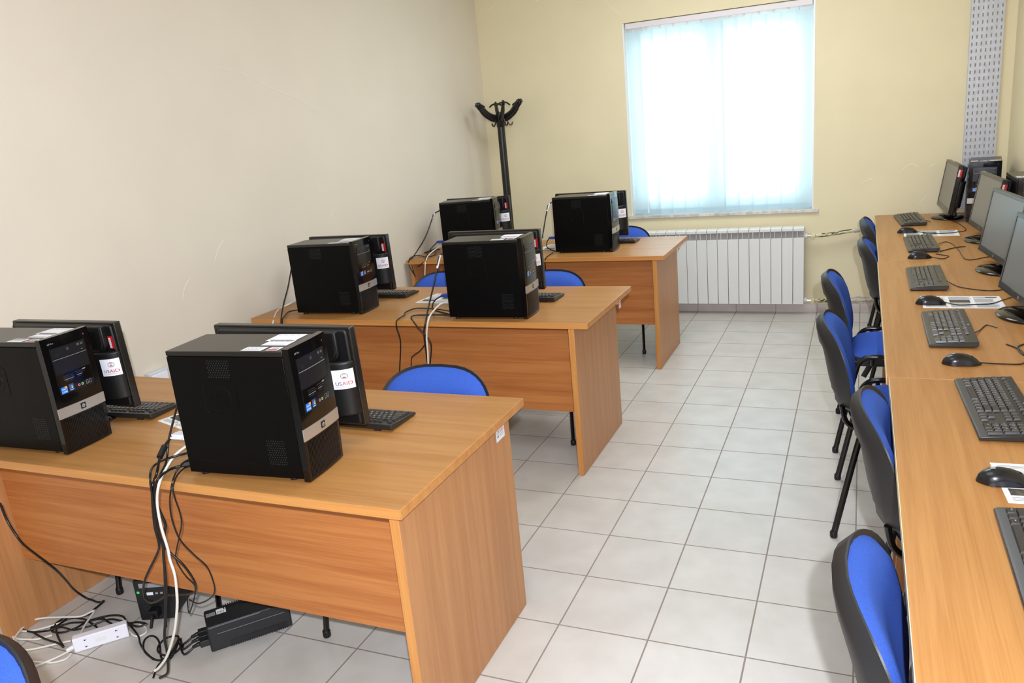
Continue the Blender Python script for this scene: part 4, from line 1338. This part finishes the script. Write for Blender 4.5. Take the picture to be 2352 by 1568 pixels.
ps = thing('power_strip', 'white power strip lying on its side on the floor tiles', 'power strip', (-1.838, -4.806, 0), math.radians(48))
b = MB(); b.box(-.088, .088, -.014, .018, .0006, .054, MT['strip']); b.build('housing', ps, bevel=.004, seg=3)
b = MB()
fp = lambda u, v: (u, -.0146, v)
for x in (-.05, .05):
    for z in (.014, .040):
        disc2(b, x, z, .0026, fp, MT['dark'], n=10); rect2(b, x, x+.006, z-.001, z+.001, fp, MT['dark'])
b.build('mounting_holes', ps, fix=False, smooth=False)
b = MB(); rect2(b, -.018, .018, .018, .034, fp, MT['paper']); b.build('rating_plate', ps, fix=False, smooth=False)
b = MB(); b.tube([(-.088, 0, .02), (-.112, 0, .014)], [.008, .0055], MT['strip'], n=10, smooth=False); b.build('cord_boot', ps)
CAB = {
 'd1_thin_loop_a': [[-1.246,-4.79,0.933],[-1.273,-4.824,0.835],[-1.267,-4.857,0.775],[-1.242,-4.91,0.757],[-1.253,-4.929,0.699],[-1.289,-4.916,0.593],[-1.307,-4.902,0.513],[-1.338,-4.888,0.434],[-1.387,-4.874,0.294],[-1.429,-4.86,0.181]],
 'd1_video': [[-1.263,-4.81,0.842],[-1.261,-4.848,0.831],[-1.248,-4.887,0.811],[-1.265,-4.9,0.757],[-1.249,-4.935,0.739],[-1.271,-4.931,0.678],[-1.308,-4.912,0.589],[-1.33,-4.894,0.517],[-1.371,-4.875,0.467],[-1.472,-4.856,0.355],[-1.522,-4.837,0.292],[-1.546,-4.819,0.24],[-1.541,-4.8,0.219]],
 'd1_white': [[-1.23,-4.8,0.808],[-1.243,-4.842,0.792],[-1.243,-4.883,0.767],[-1.21,-4.945,0.751],[-1.234,-4.945,0.69],[-1.24,-4.945,0.615],[-1.233,-4.946,0.544],[-1.231,-4.949,0.509],[-1.222,-4.952,0.463],[-1.228,-4.955,0.398],[-1.24,-4.958,0.343],[-1.271,-4.961,0.26],[-1.32,-4.964,0.173],[-1.36,-4.967,0.127],[-1.383,-4.97,0.109]],
 'd1_c': [[-1.196,-4.83,0.8],[-1.235,-4.877,0.798],[-1.323,-4.854,0.757],[-1.245,-4.939,0.771],[-1.255,-4.939,0.704],[-1.258,-4.939,0.666],[-1.271,-4.939,0.576],[-1.248,-4.932,0.524],[-1.217,-4.921,0.48],[-1.203,-4.909,0.427],[-1.212,-4.898,0.389],[-1.244,-4.887,0.355],[-1.328,-4.875,0.327],[-1.385,-4.864,0.308],[-1.456,-4.853,0.267],[-1.504,-4.841,0.247],[-1.538,-4.83,0.252]],
 'd1_power': [[-1.225,-4.831,0.757],[-1.248,-4.863,0.757],[-1.217,-4.935,0.765],[-1.248,-4.935,0.72],[-1.245,-4.935,0.665],[-1.233,-4.935,0.618],[-1.243,-4.936,0.59],[-1.265,-4.938,0.519],[-1.287,-4.939,0.396],[-1.32,-4.941,0.284],[-1.34,-4.943,0.218],[-1.341,-4.945,0.17],[-1.347,-4.946,0.129],[-1.36,-4.948,0.088],[-1.396,-4.95,0.065]],
 'd1_e': [[-1.232,-4.8,0.764],[-1.198,-4.862,0.779],[-1.206,-4.887,0.757],[-1.177,-4.935,0.739],[-1.196,-4.935,0.689],[-1.202,-4.935,0.633],[-1.203,-4.923,0.565],[-1.178,-4.908,0.51],[-1.155,-4.894,0.468],[-1.159,-4.879,0.417],[-1.177,-4.864,0.36],[-1.223,-4.849,0.315],[-1.291,-4.835,0.277],[-1.346,-4.82,0.271]],
 'd1_f': [[-1.215,-4.832,0.757],[-1.193,-4.891,0.757],[-1.168,-4.935,0.744],[-1.172,-4.935,0.711],[-1.165,-4.935,0.664],[-1.173,-4.931,0.623],[-1.221,-4.912,0.557],[-1.273,-4.894,0.476],[-1.282,-4.875,0.42],[-1.291,-4.856,0.385],[-1.287,-4.837,0.332],[-1.361,-4.819,0.219],[-1.376,-4.8,0.267]],
 'd1_left': [[-1.975,-4.93,0.597],[-1.963,-4.93,0.53],[-1.927,-4.93,0.465],[-1.957,-4.885,0.396],[-1.989,-4.81,0.284],[-2.064,-4.735,0.182],[-2.14,-4.66,0.072],[-2.138,-4.619,0.006],[-2.071,-4.625,0.006],[-2.058,-4.612,0.006],[-2.047,-4.671,0.006],[-2.044,-4.704,0.006],[-2.107,-4.738,0.006],[-2.117,-4.772,0.006],[-2.091,-4.808,0.006]],
 'u_plug1': [[-1.567,-4.669,0.008],[-1.562,-4.714,0.008],[-1.521,-4.783,0.008],[-1.513,-4.814,0.008],[-1.553,-4.83,0.008],[-1.614,-4.814,0.008],[-1.682,-4.78,0.008],[-1.724,-4.749,0.008],[-1.791,-4.716,0.008],[-1.838,-4.697,0.008]],
 'u_plug2': [[-1.503,-4.713,0.012],[-1.522,-4.74,0.012],[-1.513,-4.781,0.012],[-1.529,-4.805,0.012],[-1.569,-4.802,0.012],[-1.6,-4.777,0.012],[-1.611,-4.733,0.012],[-1.585,-4.711,0.012],[-1.563,-4.72,0.012],[-1.534,-4.773,0.012],[-1.523,-4.822,0.012],[-1.516,-4.859,0.012],[-1.484,-4.907,0.012]],
 'u_plug3': [[-1.541,-4.696,0.01],[-1.548,-4.735,0.01],[-1.522,-4.788,0.01],[-1.537,-4.821,0.01],[-1.608,-4.762,0.01],[-1.651,-4.737,0.01],[-1.679,-4.734,0.01],[-1.686,-4.752,0.01],[-1.664,-4.783,0.01],[-1.626,-4.811,0.01],[-1.563,-4.833,0.01]],
 'f_coil1': [[-1.762,-4.681,0.008],[-1.803,-4.682,0.008],[-1.835,-4.696,0.008],[-1.891,-4.671,0.008],[-1.942,-4.679,0.008],[-1.981,-4.707,0.008],[-2.01,-4.739,0.008],[-2.058,-4.758,0.008],[-2.089,-4.789,0.008],[-2.11,-4.8,0.008],[-2.078,-4.818,0.008],[-2.037,-4.811,0.008],[-2.011,-4.778,0.008],[-1.998,-4.731,0.008],[-1.957,-4.705,0.008],[-1.928,-4.711,0.008],[-1.893,-4.718,0.008]],
 'f_coil2': [[-2.152,-4.844,0.01],[-2.068,-4.86,0.01],[-1.99,-4.865,0.01],[-1.95,-4.874,0.01],[-2.013,-4.844,0.01],[-2.073,-4.808,0.01],[-2.093,-4.782,0.01],[-2.083,-4.738,0.01],[-2.022,-4.729,0.01],[-1.958,-4.744,0.01],[-1.93,-4.752,0.01]],
 'f_coil3': [[-1.748,-4.683,0.012],[-1.768,-4.705,0.012],[-1.795,-4.707,0.012],[-1.862,-4.699,0.012],[-1.923,-4.705,0.012],[-1.957,-4.752,0.012],[-2.0,-4.791,0.012],[-2.066,-4.793,0.012],[-2.097,-4.823,0.012],[-2.148,-4.846,0.012]],
 'f_leftcab': [[-2.592,-4.637,0.006],[-2.492,-4.705,0.006],[-2.38,-4.774,0.006],[-2.27,-4.825,0.006],[-2.225,-4.84,0.006],[-2.194,-4.842,0.006],[-2.159,-4.84,0.006]],
 'w1': [[-2.14,-4.947,0.016],[-2.192,-4.872,0.016],[-2.217,-4.808,0.016],[-2.187,-4.775,0.016],[-2.113,-4.749,0.016],[-2.047,-4.726,0.016],[-2.033,-4.699,0.016],[-2.028,-4.684,0.016],[-2.017,-4.689,0.016],[-1.979,-4.759,0.016],[-1.942,-4.809,0.016]],
 'w2': [[-2.381,-4.811,0.006],[-2.357,-4.807,0.006],[-2.284,-4.829,0.006],[-2.23,-4.847,0.006],[-2.181,-4.841,0.006],[-2.148,-4.818,0.006],[-2.12,-4.789,0.006],[-2.094,-4.754,0.006]],
 'w3': [[-2.064,-4.832,0.006],[-2.091,-4.86,0.006],[-2.122,-4.874,0.006],[-2.177,-4.885,0.006],[-2.24,-4.876,0.006],[-2.283,-4.856,0.006],[-2.316,-4.832,0.006]],
 'w4': [[-1.961,-4.836,0.006],[-2.007,-4.872,0.006],[-2.051,-4.907,0.006],[-2.085,-4.925,0.006],[-2.118,-4.924,0.006],[-2.151,-4.911,0.006],[-2.189,-4.883,0.006]],
 'w5': [[-1.902,-4.87,0.01],[-1.919,-4.924,0.01],[-1.94,-4.963,0.01],[-1.962,-4.997,0.01],[-1.99,-5.035,0.01]],
 'w6': [[-1.893,-4.89,0.005],[-1.886,-4.917,0.005],[-1.914,-4.944,0.005],[-1.954,-4.954,0.005],[-2.044,-4.968,0.005],[-2.103,-4.973,0.005]],
 'w7': [[-1.879,-4.681,0.006],[-1.823,-4.712,0.006],[-1.763,-4.742,0.006],[-1.729,-4.745,0.006],[-1.721,-4.72,0.006],[-1.747,-4.696,0.006],[-1.785,-4.69,0.006]],
 'd2_tag': [[-1.262,-3.06,1.054],[-1.275,-3.085,0.995],[-1.295,-3.11,0.908],[-1.321,-3.135,0.812],[-1.326,-3.175,0.741],[-1.339,-3.175,0.699],[-1.341,-3.175,0.63],[-1.341,-3.175,0.523],[-1.348,-3.175,0.434]],
 'd2_white': [[-1.248,-3.06,0.822],[-1.275,-3.093,0.819],[-1.302,-3.127,0.79],[-1.302,-3.181,0.763],[-1.323,-3.181,0.681],[-1.329,-3.181,0.588],[-1.336,-3.181,0.518],[-1.348,-3.181,0.413]],
 'd2_h': [[-1.245,-3.06,0.775],[-1.395,-2.948,0.757],[-1.507,-2.942,0.757],[-1.524,-3.024,0.757],[-1.499,-3.076,0.757],[-1.483,-3.175,0.756],[-1.491,-3.175,0.721],[-1.48,-3.175,0.645],[-1.506,-3.175,0.503],[-1.518,-3.175,0.426]],
 'd2_i': [[-1.231,-3.09,0.764],[-1.364,-3.07,0.757],[-1.442,-3.099,0.757],[-1.382,-3.178,0.741],[-1.34,-3.178,0.693],[-1.311,-3.178,0.656],[-1.308,-3.178,0.612],[-1.329,-3.178,0.524],[-1.344,-3.178,0.435]],
 'd2_j': [[-1.342,-3.175,0.637],[-1.374,-3.175,0.603],[-1.415,-3.175,0.577],[-1.43,-3.175,0.558],[-1.437,-3.175,0.512],[-1.443,-3.175,0.453]],
 'd2_video': [[-1.278,-3.06,0.855],[-1.306,-3.093,0.836],[-1.303,-3.127,0.814],[-1.381,-2.974,0.757],[-1.248,-3.057,0.757]],
 'c_a': [[-2.226,-2.99,0.985],[-2.224,-3.047,0.892],[-2.22,-3.103,0.824],[-2.201,-3.175,0.737],[-2.23,-3.175,0.614]],
 'c_white': [[-2.216,-3.0,0.811],[-2.231,-3.08,0.801],[-2.346,-3.015,0.757],[-2.253,-3.175,0.734],[-2.288,-3.175,0.613]],
 'c_b': [[-2.184,-3.03,0.767],[-2.251,-3.041,0.757],[-2.182,-3.175,0.759],[-2.193,-3.175,0.733],[-2.221,-3.175,0.614]],
 'f_tag': [[-2.228,-1.33,1.052],[-2.221,-1.383,1.024],[-2.271,-1.435,0.893],[-2.352,-1.487,0.772],[-2.353,-1.545,0.757],[-2.365,-1.545,0.729],[-2.35,-1.545,0.681],[-2.321,-1.545,0.633]],
 'f_white': [[-2.204,-1.36,0.815],[-2.239,-1.45,0.778],[-2.224,-1.545,0.743],[-2.243,-1.545,0.655],[-2.26,-1.545,0.553]],
 'f_video': [[-2.202,-1.38,0.853],[-2.232,-1.433,0.816],[-2.236,-1.487,0.782],[-2.238,-1.545,0.743],[-2.293,-1.545,0.706]],
 'f_coil': [[-2.329,-1.131,0.757],[-2.367,-1.235,0.757],[-2.446,-1.262,0.757],[-2.536,-1.067,0.757],[-2.431,-1.118,0.757],[-2.247,-1.353,0.757],[-2.265,-1.453,0.757],[-2.402,-1.371,0.757],[-2.378,-1.508,0.757],[-2.344,-1.545,0.726],[-2.33,-1.545,0.643]],
 'e_tag': [[-1.326,-1.36,1.084],[-1.332,-1.405,1.041],[-1.351,-1.45,0.911],[-1.343,-1.495,0.877]],
 'e_video': [[-1.345,-1.36,0.854],[-1.344,-1.42,0.832],[-1.317,-1.48,0.806],[-1.319,-1.34,0.757]],
 'e_b': [[-1.317,-1.389,0.757],[-1.307,-1.545,0.754],[-1.319,-1.545,0.727],[-1.319,-1.545,0.68],[-1.322,-1.545,0.609]],
 'r_k3': [[0.963,-2.366,0.753],[0.994,-2.421,0.753],[1.02,-2.475,0.753],[1.101,-2.535,0.753],[1.155,-2.528,0.753],[1.218,-2.478,0.753]],
 'r_m3': [[0.928,-2.775,0.753],[0.975,-2.796,0.753],[1.03,-2.788,0.753],[1.096,-2.772,0.753],[1.142,-2.711,0.753],[1.195,-2.641,0.753]],
 'r_k4': [[0.984,-3.252,0.753],[1.01,-3.18,0.753],[1.035,-3.112,0.753],[1.05,-3.111,0.753],[1.069,-3.14,0.753]],
 'r_m4': [[0.966,-3.592,0.753],[1.013,-3.582,0.753],[1.077,-3.579,0.753],[1.098,-3.54,0.753],[1.125,-3.475,0.753]],
 'r_k2': [[0.999,-1.431,0.753],[1.046,-1.296,0.753],[1.075,-1.372,0.753],[1.089,-1.563,0.753],[1.1,-1.835,0.753],[1.186,-1.785,0.753],[1.249,-1.719,0.753]],
 'r_k2b': [[0.998,-1.591,0.753],[1.084,-1.483,0.753],[1.132,-1.463,0.753]],
 'r_m2': [[0.942,-1.797,0.753],[0.992,-1.802,0.753],[1.028,-1.733,0.753],[1.0,-1.693,0.753],[0.974,-1.665,0.753]],
 'r_k1': [[0.987,-0.496,0.753],[1.021,-0.523,0.753]],
 'r_m1': [[0.923,-0.932,0.753],[1.016,-0.999,0.753],[1.13,-0.972,0.753],[1.191,-0.884,0.753],[1.165,-0.577,0.753],[1.134,-0.474,0.753]],
 'r_m4c': [[1.146,-2.829,0.753],[1.123,-2.851,0.753],[1.107,-2.941,0.753],[1.116,-3.006,0.753],[1.167,-3.042,0.753]],
 'r_coil': [[1.07,-3.354,0.753],[1.089,-3.389,0.753],[1.102,-3.429,0.753],[1.103,-3.478,0.753],[1.096,-3.434,0.753],[1.1,-3.383,0.753],[1.122,-3.35,0.753]],
}

# ================================================================== loose cables
def cable(name, key, r, m, label, group, extra=None):
    pts = [(max(p[0], wl(p[1])+.014), p[1], p[2]) for p in CAB[key]]
    b = MB()
    P = [Vector((q.x, q.y, max(q.z, r+.0006))) for q in spline([Vector(p) for p in pts], 5)]
    b.tube(P, r, MT[m], n=7, smooth=False)
    o = tag(b.build(name, angle=70), label, 'cable', group)
    return o
def root_of(o, pts):
    """a cable thing with its origin where the cable starts"""
    return o
MU = Matrix.Translation(U1.location) @ Matrix.Rotation(U1.rotation_euler[2], 4, 'Z')
for k_, y_ in (('u_plug1', .028), ('u_plug2', -.004), ('u_plug3', -.036)):
    CAB[k_] = [tuple(MU @ Vector((-.275/2-.05, y_, .036))), tuple(MU @ Vector((-.275/2-.085, y_, .020)))] + list(CAB[k_])[1:]
for k_ in ('d2_tag', 'f_tag', 'e_tag'):
    p_ = CAB[k_][0]
    CAB[k_] = [(p_[0]+.07, p_[1]+.06, p_[2]+.03)] + list(CAB[k_])
G1 = 'cables hanging over the front edge of the nearest desk'
G2 = 'cables hanging over the front edge of the middle desk'
G3 = 'cables on the window desk'
GF = 'cords tangled on the floor tiles under the nearest desk'
K = .0034
cable('network_cable', 'd1_thin_loop_a', K, 'cable', 'black cord dropping steeply from behind the nearest tower, next to the white cable', G1)
vc = cable('video_cable', 'd1_video', K+.0004, 'cable', 'black video cable with thick bead and white connector behind the nearest tower', G1)
p, q = Vector(CAB['d1_video'][1]), Vector(CAB['d1_video'][2])
b = MB(); b.tube([p.lerp(q, .25), p.lerp(q, 1.15)], .009, MT['dark'], n=12, smooth=False); b.build('ferrite_bead', vc)
def connector(parent, p, m, rz):
    T = Matrix.Translation(p) @ Matrix.Rotation(rz, 4, 'Z')
    b = MB(); b.box(0, .042, -.017, .017, -.008, .008, MT[m], T=T); b.box(-.008, .002, -.010, .010, -.006, .006, MT[m], T=T)
    b.tube([(0, -.022, 0), (.04, -.022, 0)], .004, MT[m], n=8, smooth=False, T=T); b.tube([(0, .022, 0), (.04, .022, 0)], .004, MT[m], n=8, smooth=False, T=T)
    b.build('connector', parent, bevel=.002)
connector(vc, Vector(CAB['d1_video'][0])+Vector((.005, 0, .0)), 'plugw', 0.1)
cable('network_cable', 'd1_white', .0042, 'wcable', 'long white cable hanging to the floor in front of the nearest desk', G1)
cable('power_cable', 'd1_c', K, 'cable', 'black cord that loops sideways in front of the upright power unit', G1)
pc = cable('power_cable', 'd1_power', K+.0008, 'cable', 'thick black power cable falling straight down behind the white one', G1)
b = MB(); p = Vector(CAB['d1_power'][0]); b.tube([p+Vector((.045, .03, .004)), p+Vector((.0, 0, .002))], .012, MT['ups'], n=8, smooth=False); b.build('plug', pc)
cable('signal_cable', 'd1_e', .0024, 'cable', 'thin black cord that swings out farthest right over the nearest desk panel', G1)
cable('signal_cable', 'd1_f', .0022, 'cable', 'thin black cord with a slack bend close to the nearest desk panel', G1)
cable('power_cable', 'd1_left', K+.0006, 'cable', 'black power cable slanting down across the nearest desk from its left end', G1)
for (k, r, m, lab) in (('u_plug1', .0036, 'cable', 'black cord from the flat power unit running left to the power strip'),
                       ('u_plug2', .0036, 'cable', 'black cord from the flat power unit looping towards the viewer'),
                       ('u_plug3', .0036, 'cable', 'black cord from the flat power unit making a round loop'),
                       ('f_coil1', .0038, 'cable', 'coiled black cord along the top of the power strip'),
                       ('f_coil2', .0038, 'cable', 'black cord with a sharp kink left of the power strip'),
                       ('f_coil3', .0036, 'cable', 'black cord stretched from the upright power unit to the desk leg'),
                       ('f_leftcab', .0040, 'cable', 'black cord curving around the left desk leg'),
                       ('w1', .0038, 'wcable', 'white cord with a sharp fold arching over the black coil'),
                       ('w2', .0038, 'wcable', 'white cord passing in front of the left desk leg'),
                       ('w3', .0038, 'wcable', 'white cord curving on the bare tiles below the desk leg'),
                       ('w4', .0038, 'wcable', 'white cord with a rounded bend left of the power strip'),
                       ('w5', .0040, 'wcable', 'white cord leaving the power strip towards the corner chair'),
                       ('w6', .0036, 'wcable', 'white cord curving below the power strip lead'),
                       ('w7', .0036, 'wcable', 'white cord bent around the right end of the power strip')):
    cable('extension_cable', k, r, m, lab, GF)
tg = cable('network_cable', 'd2_tag', .0040, 'cable', 'black cable with a white tag hanging beside the aisle tower of the middle desk', G2)
p, q = Vector(CAB['d2_tag'][1]), Vector(CAB['d2_tag'][2])
b = MB(); b.tube([p, q], .0052, MT['plugw'], n=10, smooth=False); b.build('white_tag', tg)
cable('network_cable', 'd2_white', .0046, 'wcable', 'white cable hanging down the middle desk front', G2)
cable('power_cable', 'd2_h', .0034, 'cable', 'black cord looping left on the middle desk before dropping', G2)
cable('power_cable', 'd2_i', .0036, 'cable', 'black cord crossing behind the white cable of the middle desk', G2)
cable('signal_cable', 'd2_j', .0026, 'cable', 'thin black cord branching left low on the middle desk panel', G2)
v2 = cable('video_cable', 'd2_video', .0038, 'cable', 'black video cable with blue connector at the aisle tower of the middle desk', G2)
connector(v2, Vector(CAB['d2_video'][0])+Vector((.004, 0, 0)), 'vga', .05)
cable('network_cable', 'c_a', .0036, 'cable', 'black cable falling from the tower beside the cream wall', G2)
cable('network_cable', 'c_white', .0042, 'wcable', 'white cable over the left corner of the middle desk', G2)
cable('power_cable', 'c_b', .0036, 'cable', 'short black cord at the left corner of the middle desk', G2)
tg = cable('network_cable', 'f_tag', .0040, 'cable', 'black cable arching from the window desk tower against the cream wall', G3)
p, q = Vector(CAB['f_tag'][1]), Vector(CAB['f_tag'][2])
b = MB(); b.tube([p, q], .0052, MT['plugw'], n=10, smooth=False); b.build('white_tag', tg)
cable('network_cable', 'f_white', .0044, 'wcable', 'white cable over the left end of the window desk', G3)
v3 = cable('video_cable', 'f_video', .0038, 'cable', 'black video cable with blue connector at the left end of the window desk', G3)
connector(v3, Vector(CAB['f_video'][0])+Vector((.004, 0, 0)), 'vga', .05)
cable('power_cable', 'f_coil', .0034, 'cable', 'coiled black cord lying on the left end of the window desk', G3)
tg = cable('network_cable', 'e_tag', .0040, 'cable', 'black cable with white tag behind the window desk tower near the radiator', G3)
p, q = Vector(CAB['e_tag'][1]), Vector(CAB['e_tag'][2])
b = MB(); b.tube([p, q], .0052, MT['plugw'], n=10, smooth=False); b.build('white_tag', tg)
v4 = cable('video_cable', 'e_video', .0038, 'cable', 'black video cable with blue connector at the window desk tower near the radiator', G3)
connector(v4, Vector(CAB['e_video'][0])+Vector((.004, 0, 0)), 'vga', .05)
cable('power_cable', 'e_b', .0034, 'cable', 'black cord dropping over the window desk edge near its right tower', G3)
GC = 'black cords on the wall desks'
for (k, own) in (('r_k1', 'k1'), ('r_k2', 'k2'), ('r_k3', 'k3'), ('r_k4', 'k4'), ('r_m1', 'm1'), ('r_m2', 'm2'), ('r_m3', 'm3'), ('r_m4', 'm4')):
    b = MB()
    pts = to_local(RK[own], CAB[k])
    if own[0] == 'm':
        pts = [(0, .054, .006)] + pts[1:]
    else:
        pts = [(pts[0][0], .078, .012)] + pts[1:]
    b.tube(pts, .0022, MT['cable'], n=6, steps=5)
    b.build('cable', RK[own])
cable('signal_cable', 'r_k2b', .0024, 'cable', 'short black cord between the second keyboard and the monitor base', GC)
cable('power_cable', 'r_m4c', .0040, 'cable', 'thick black cord looping under the monitor at the right photo edge', GC)
cable('signal_cable', 'r_coil', .0028, 'cable', 'small black cord coil below the monitor at the right photo edge', GC)
